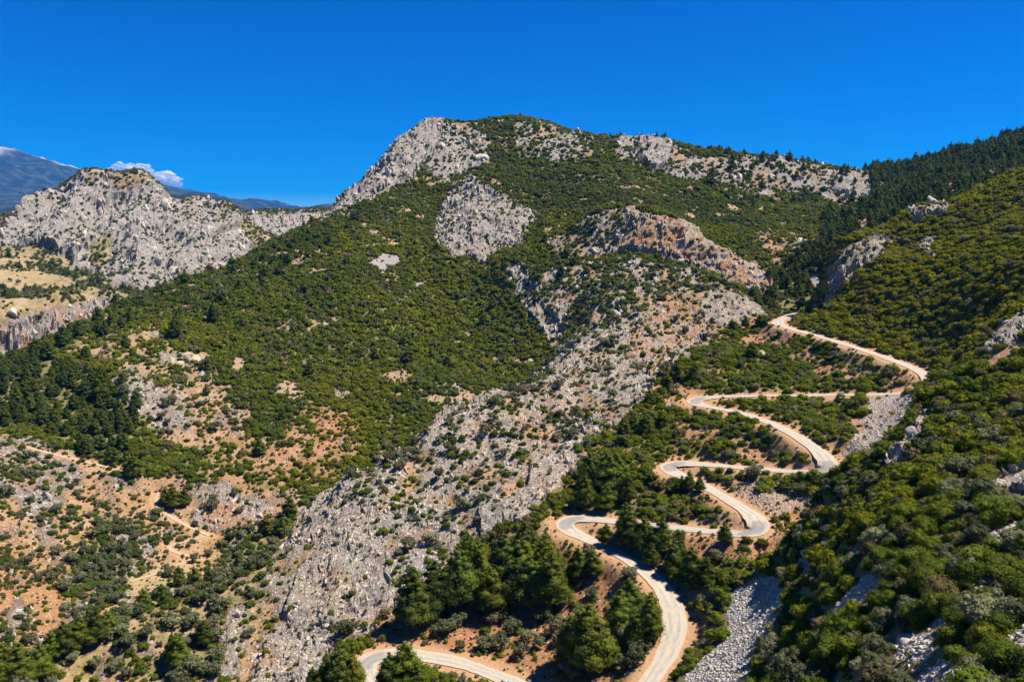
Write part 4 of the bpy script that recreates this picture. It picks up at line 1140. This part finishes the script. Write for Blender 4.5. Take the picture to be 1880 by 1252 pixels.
SPEC = {
    'shrub': dict(cat='shrub', name='evergreen_shrub', what='evergreen shrub', crown='foliage', trunk='stem', lim=(150, 470), n=300),
    'olive': dict(cat='tree', name='olive_tree', what='olive tree', crown='crown', trunk='trunk', lim=(150, 470), n=300),
    'pine': dict(cat='tree', name='pine_tree', what='pine tree', crown='crown', trunk='trunk', lim=(260, 560), n=300),
}
REPORT = {}
for kind, sp in SPEC.items():
    B = np.vstack(BAGS[kind])
    nv = 5 if kind == 'shrub' else 4
    lod = np.where(B[:, 5] < sp['lim'][0], 0, np.where(B[:, 5] < sp['lim'][1], 1, 2))
    score = B[:, 3] / B[:, 5] * B[:, 6]
    top = np.argsort(-score)[:sp['n']]
    top = top[score[top] > 0]
    order = np.argsort(np.argsort(B[top, 3])) / max(1, len(top) - 1)
    rank_of = {int(t): float(q) for t, q in zip(top, order)}
    for i in top:
        b = B[i]
        w_ = where_is(b[7], b[8], b[5])
        crown, trunk, _ = PROTO[(kind, int(lod[i]), int(RNG.integers(0, nv)))]
        s = b[3] * RNG.uniform(0.88, 1.14, 3)
        o = empty_at(sp['name'], b[:3], s, RNG.uniform(0, 6.28))
        big, col = looks(kind, b, (rank_of[i]))
        words = ' '.join(q for q in (big, col, sp['what'], beside(b[:3], i, kind), PLACE[w_]) if q)
        if len(words.split()) > 16: words = words.replace(big + ' ', '', 1)
        tag(o, words, sp['cat'], '%ss %s' % (sp['name'].replace('_', ' '), PLACE[w_]))
        c = obj(sp['crown'], crown, o); c['tint'] = float(b[4])
        k = obj(sp['trunk'], trunk, o)
    rest = np.delete(np.arange(len(B)), top)
    for l, far in ((0, 'close'), (1, 'middle'), (2, 'distant')):
        sel = rest[lod[rest] == l]
        geo_mass({'shrub': 'evergreen_scrub', 'olive': 'olive_scrub', 'pine': 'pine_wood'}[kind], kind, B[sel], [PROTO[(kind, l, v)][2] for v in range(nv)],
                 {'shrub': 'dense green evergreen scrub covering the hillsides', 'olive': 'grey green scrub and olives scattered over the slopes', 'pine': 'dark pine wood on the mountain slopes'}[kind],
                 {'shrub': 'scrub', 'olive': 'scrub', 'pine': 'wood'}[kind])
    REPORT[kind] = (len(B), [int((lod == l).sum()) for l in range(3)])

for kind, nm, meshes, few, what, stuff in (('boulder', 'boulder', ROCKS[1], ROCKS[0], 'grey limestone boulder', ('loose_rocks', 'grey limestone rocks lying on the slopes', 'rocks')),
                                           ('crag', 'rock_outcrop', CRAGS, CRAGS, 'jagged grey limestone outcrop', ('rock_outcrops', 'jagged limestone outcrops breaking out of the mountain sides', 'rocks'))):
    B = np.vstack(BAGS[kind])
    score = B[:, 3] / B[:, 5] * B[:, 6]
    top = np.argsort(-score)[:300]
    for i in top:
        b = B[i]; w_ = where_is(b[7], b[8], b[5])
        o = obj(nm, meshes[int(RNG.integers(0, len(meshes)))])
        o.location = b[:3]; o.scale = b[3] * RNG.uniform(0.8, 1.2, 3); o.rotation_euler = (RNG.uniform(-.35, .35), RNG.uniform(-.35, .35), RNG.uniform(0, 6.28))
        sq = float((B[top, 3] < b[3]).mean())
        th1, lr1 = np.array([math.atan2(b[0], b[1])]), np.array([math.log(b[5])])
        bs = 'among scree' if look(A['scree'], th1, lr1)[0] > .3 else 'by the road' if look(edge, th1, lr1)[0] < 8 and b[5] < 432 else 'among shrubs' if look(A['bush'], th1, lr1)[0] > .5 else ''
        tag(o, ' '.join(q for q in (('small', 'medium', 'large', 'huge')[int(sq > .35) + int(sq > .7) + int(sq > .93)], what, bs, PLACE[w_]) if q), 'boulder' if kind == 'boulder' else 'rock', nm.replace('_', ' ') + 's ' + PLACE[w_])
    rest = np.delete(np.arange(len(B)), top)
    geo_mass(stuff[0], kind, B[rest], few, stuff[1], stuff[2], kind == 'boulder')
    REPORT[kind] = len(B)
geo_mass('dwarf_scrub', 'tuft', np.vstack(BAGS['tuft']), [PROTO[(k, 2, v)][2] for k in ('shrub', 'olive') for v in range(4)], 'low tufts and dwarf bushes dotted over the bare soil', 'scrub')
geo_mass('scree_stones', 'stone', np.vstack(BAGS['stone']), ROCKS[0], 'loose grey stones of the scree runs', 'scree', True)
print('COUNTS', REPORT)

# ------------------------------------------------------------------ clouds behind the far ranges
def cloud_material():
    m, nt, out = new_mat('cloud_white'); g = G(nt)
    b = g.n('ShaderNodeBsdfDiffuse'); b.inputs['Color'].default_value = (0.97, 0.96, 0.94, 1)
    t = g.n('ShaderNodeBsdfTranslucent'); t.inputs['Color'].default_value = (0.97, 0.96, 0.94, 1)
    tr = g.n('ShaderNodeBsdfTransparent')
    co = g.n('ShaderNodeTexCoord').outputs['Object']
    n = g.noise(co, 0.005, 5, 0.65)
    sx = g.n('ShaderNodeSeparateXYZ'); nt.links.new(co, sx.inputs[0])
    f = g.rng(g.math('ADD', n, g.math('MULTIPLY', sx.outputs[2], 0.0004)), 0.38, 0.74, 0.03, 0.55)
    mx = g.n('ShaderNodeMixShader'); mx.inputs[0].default_value = 0.5
    nt.links.new(b.outputs[0], mx.inputs[1]); nt.links.new(t.outputs[0], mx.inputs[2])
    m2 = g.n('ShaderNodeMixShader'); nt.links.new(f, m2.inputs[0]); nt.links.new(tr.outputs[0], m2.inputs[1]); nt.links.new(mx.outputs[0], m2.inputs[2])
    nt.links.new(m2.outputs[0], out.inputs[0])
    return m
M_CLOUD = cloud_material()
for k, (px, py, wpx, hpx, lab) in enumerate(((236, 314, 80, 26, 'flat white cumulus cloud right behind the rounded rock massif'), (304, 335, 54, 32, 'puffy white cumulus cloud over the blue range beside the massif'),
                                              (108, 322, 46, 18, 'thin pale cloud against the bare far peak'), (541, 381, 22, 9, 'tiny white cloud above the flat topped far plateau'))):
    D = 36000.0
    c = place(px, py, D)
    u = D / FPX
    rng = np.random.default_rng(300 + k)
    parts = []
    for i in range(70):
        f = rng.uniform(-1, 1)
        r = (0.25 + 0.4 * (1 - f * f)) * hpx * u * rng.uniform(0.14, 0.42)
        q = np.array([f * wpx * u * 0.46, rng.normal(0, hpx * u * 0.3), rng.uniform(-0.3, 0.45) * hpx * u * (1 - 0.6 * f * f)])
        v, fc = ICO2
        vv = v * r * np.array([1.5, 1.1, 0.8])
        vv = vv * (1 + 0.3 * fbm(v[:, 0] * 2.1 + i, v[:, 1] * 2.1, v[:, 2] * 2.1 + k, octaves=3, seed=i)[:, None])
        parts.append((vv + q, fc))
    V, F = join(parts)
    tag(obj('cloud', mesh_np('cloud', V, F, M_CLOUD, True), loc=c), lab, 'cloud')

# ------------------------------------------------------------------ the air between
def haze_box():
    bm = bmesh.new(); bmesh.ops.create_cube(bm, size=1.0)
    me = bpy.data.meshes.new('haze')
    x0, x1, y0, y1, z0, z1 = -19000, 19000, -150, 28600, ZMIN - 1.5, max(ZMAX, HC) + 12
    for v in bm.verts:
        v.co = (x0 if v.co.x < 0 else x1, y0 if v.co.y < 0 else y1, z0 if v.co.z < 0 else z1)
    bm.to_mesh(me); bm.free()
    m, nt, out = new_mat('air'); g = G(nt)
    vol = g.n('ShaderNodeVolumePrincipled')
    vol.inputs['Color'].default_value = (0.03, 0.34, 1.0, 1)
    vol.inputs['Density'].default_value = HAZE
    vol.inputs['Anisotropy'].default_value = 0.0
    nt.links.new(vol.outputs[0], out.inputs['Volume'])
    me.materials.append(m)
    tag(obj('haze', me), 'thin blue haze filling the air between the mountains', 'haze', kind='stuff')
HAZE = 3e-5
if HAZE: haze_box()
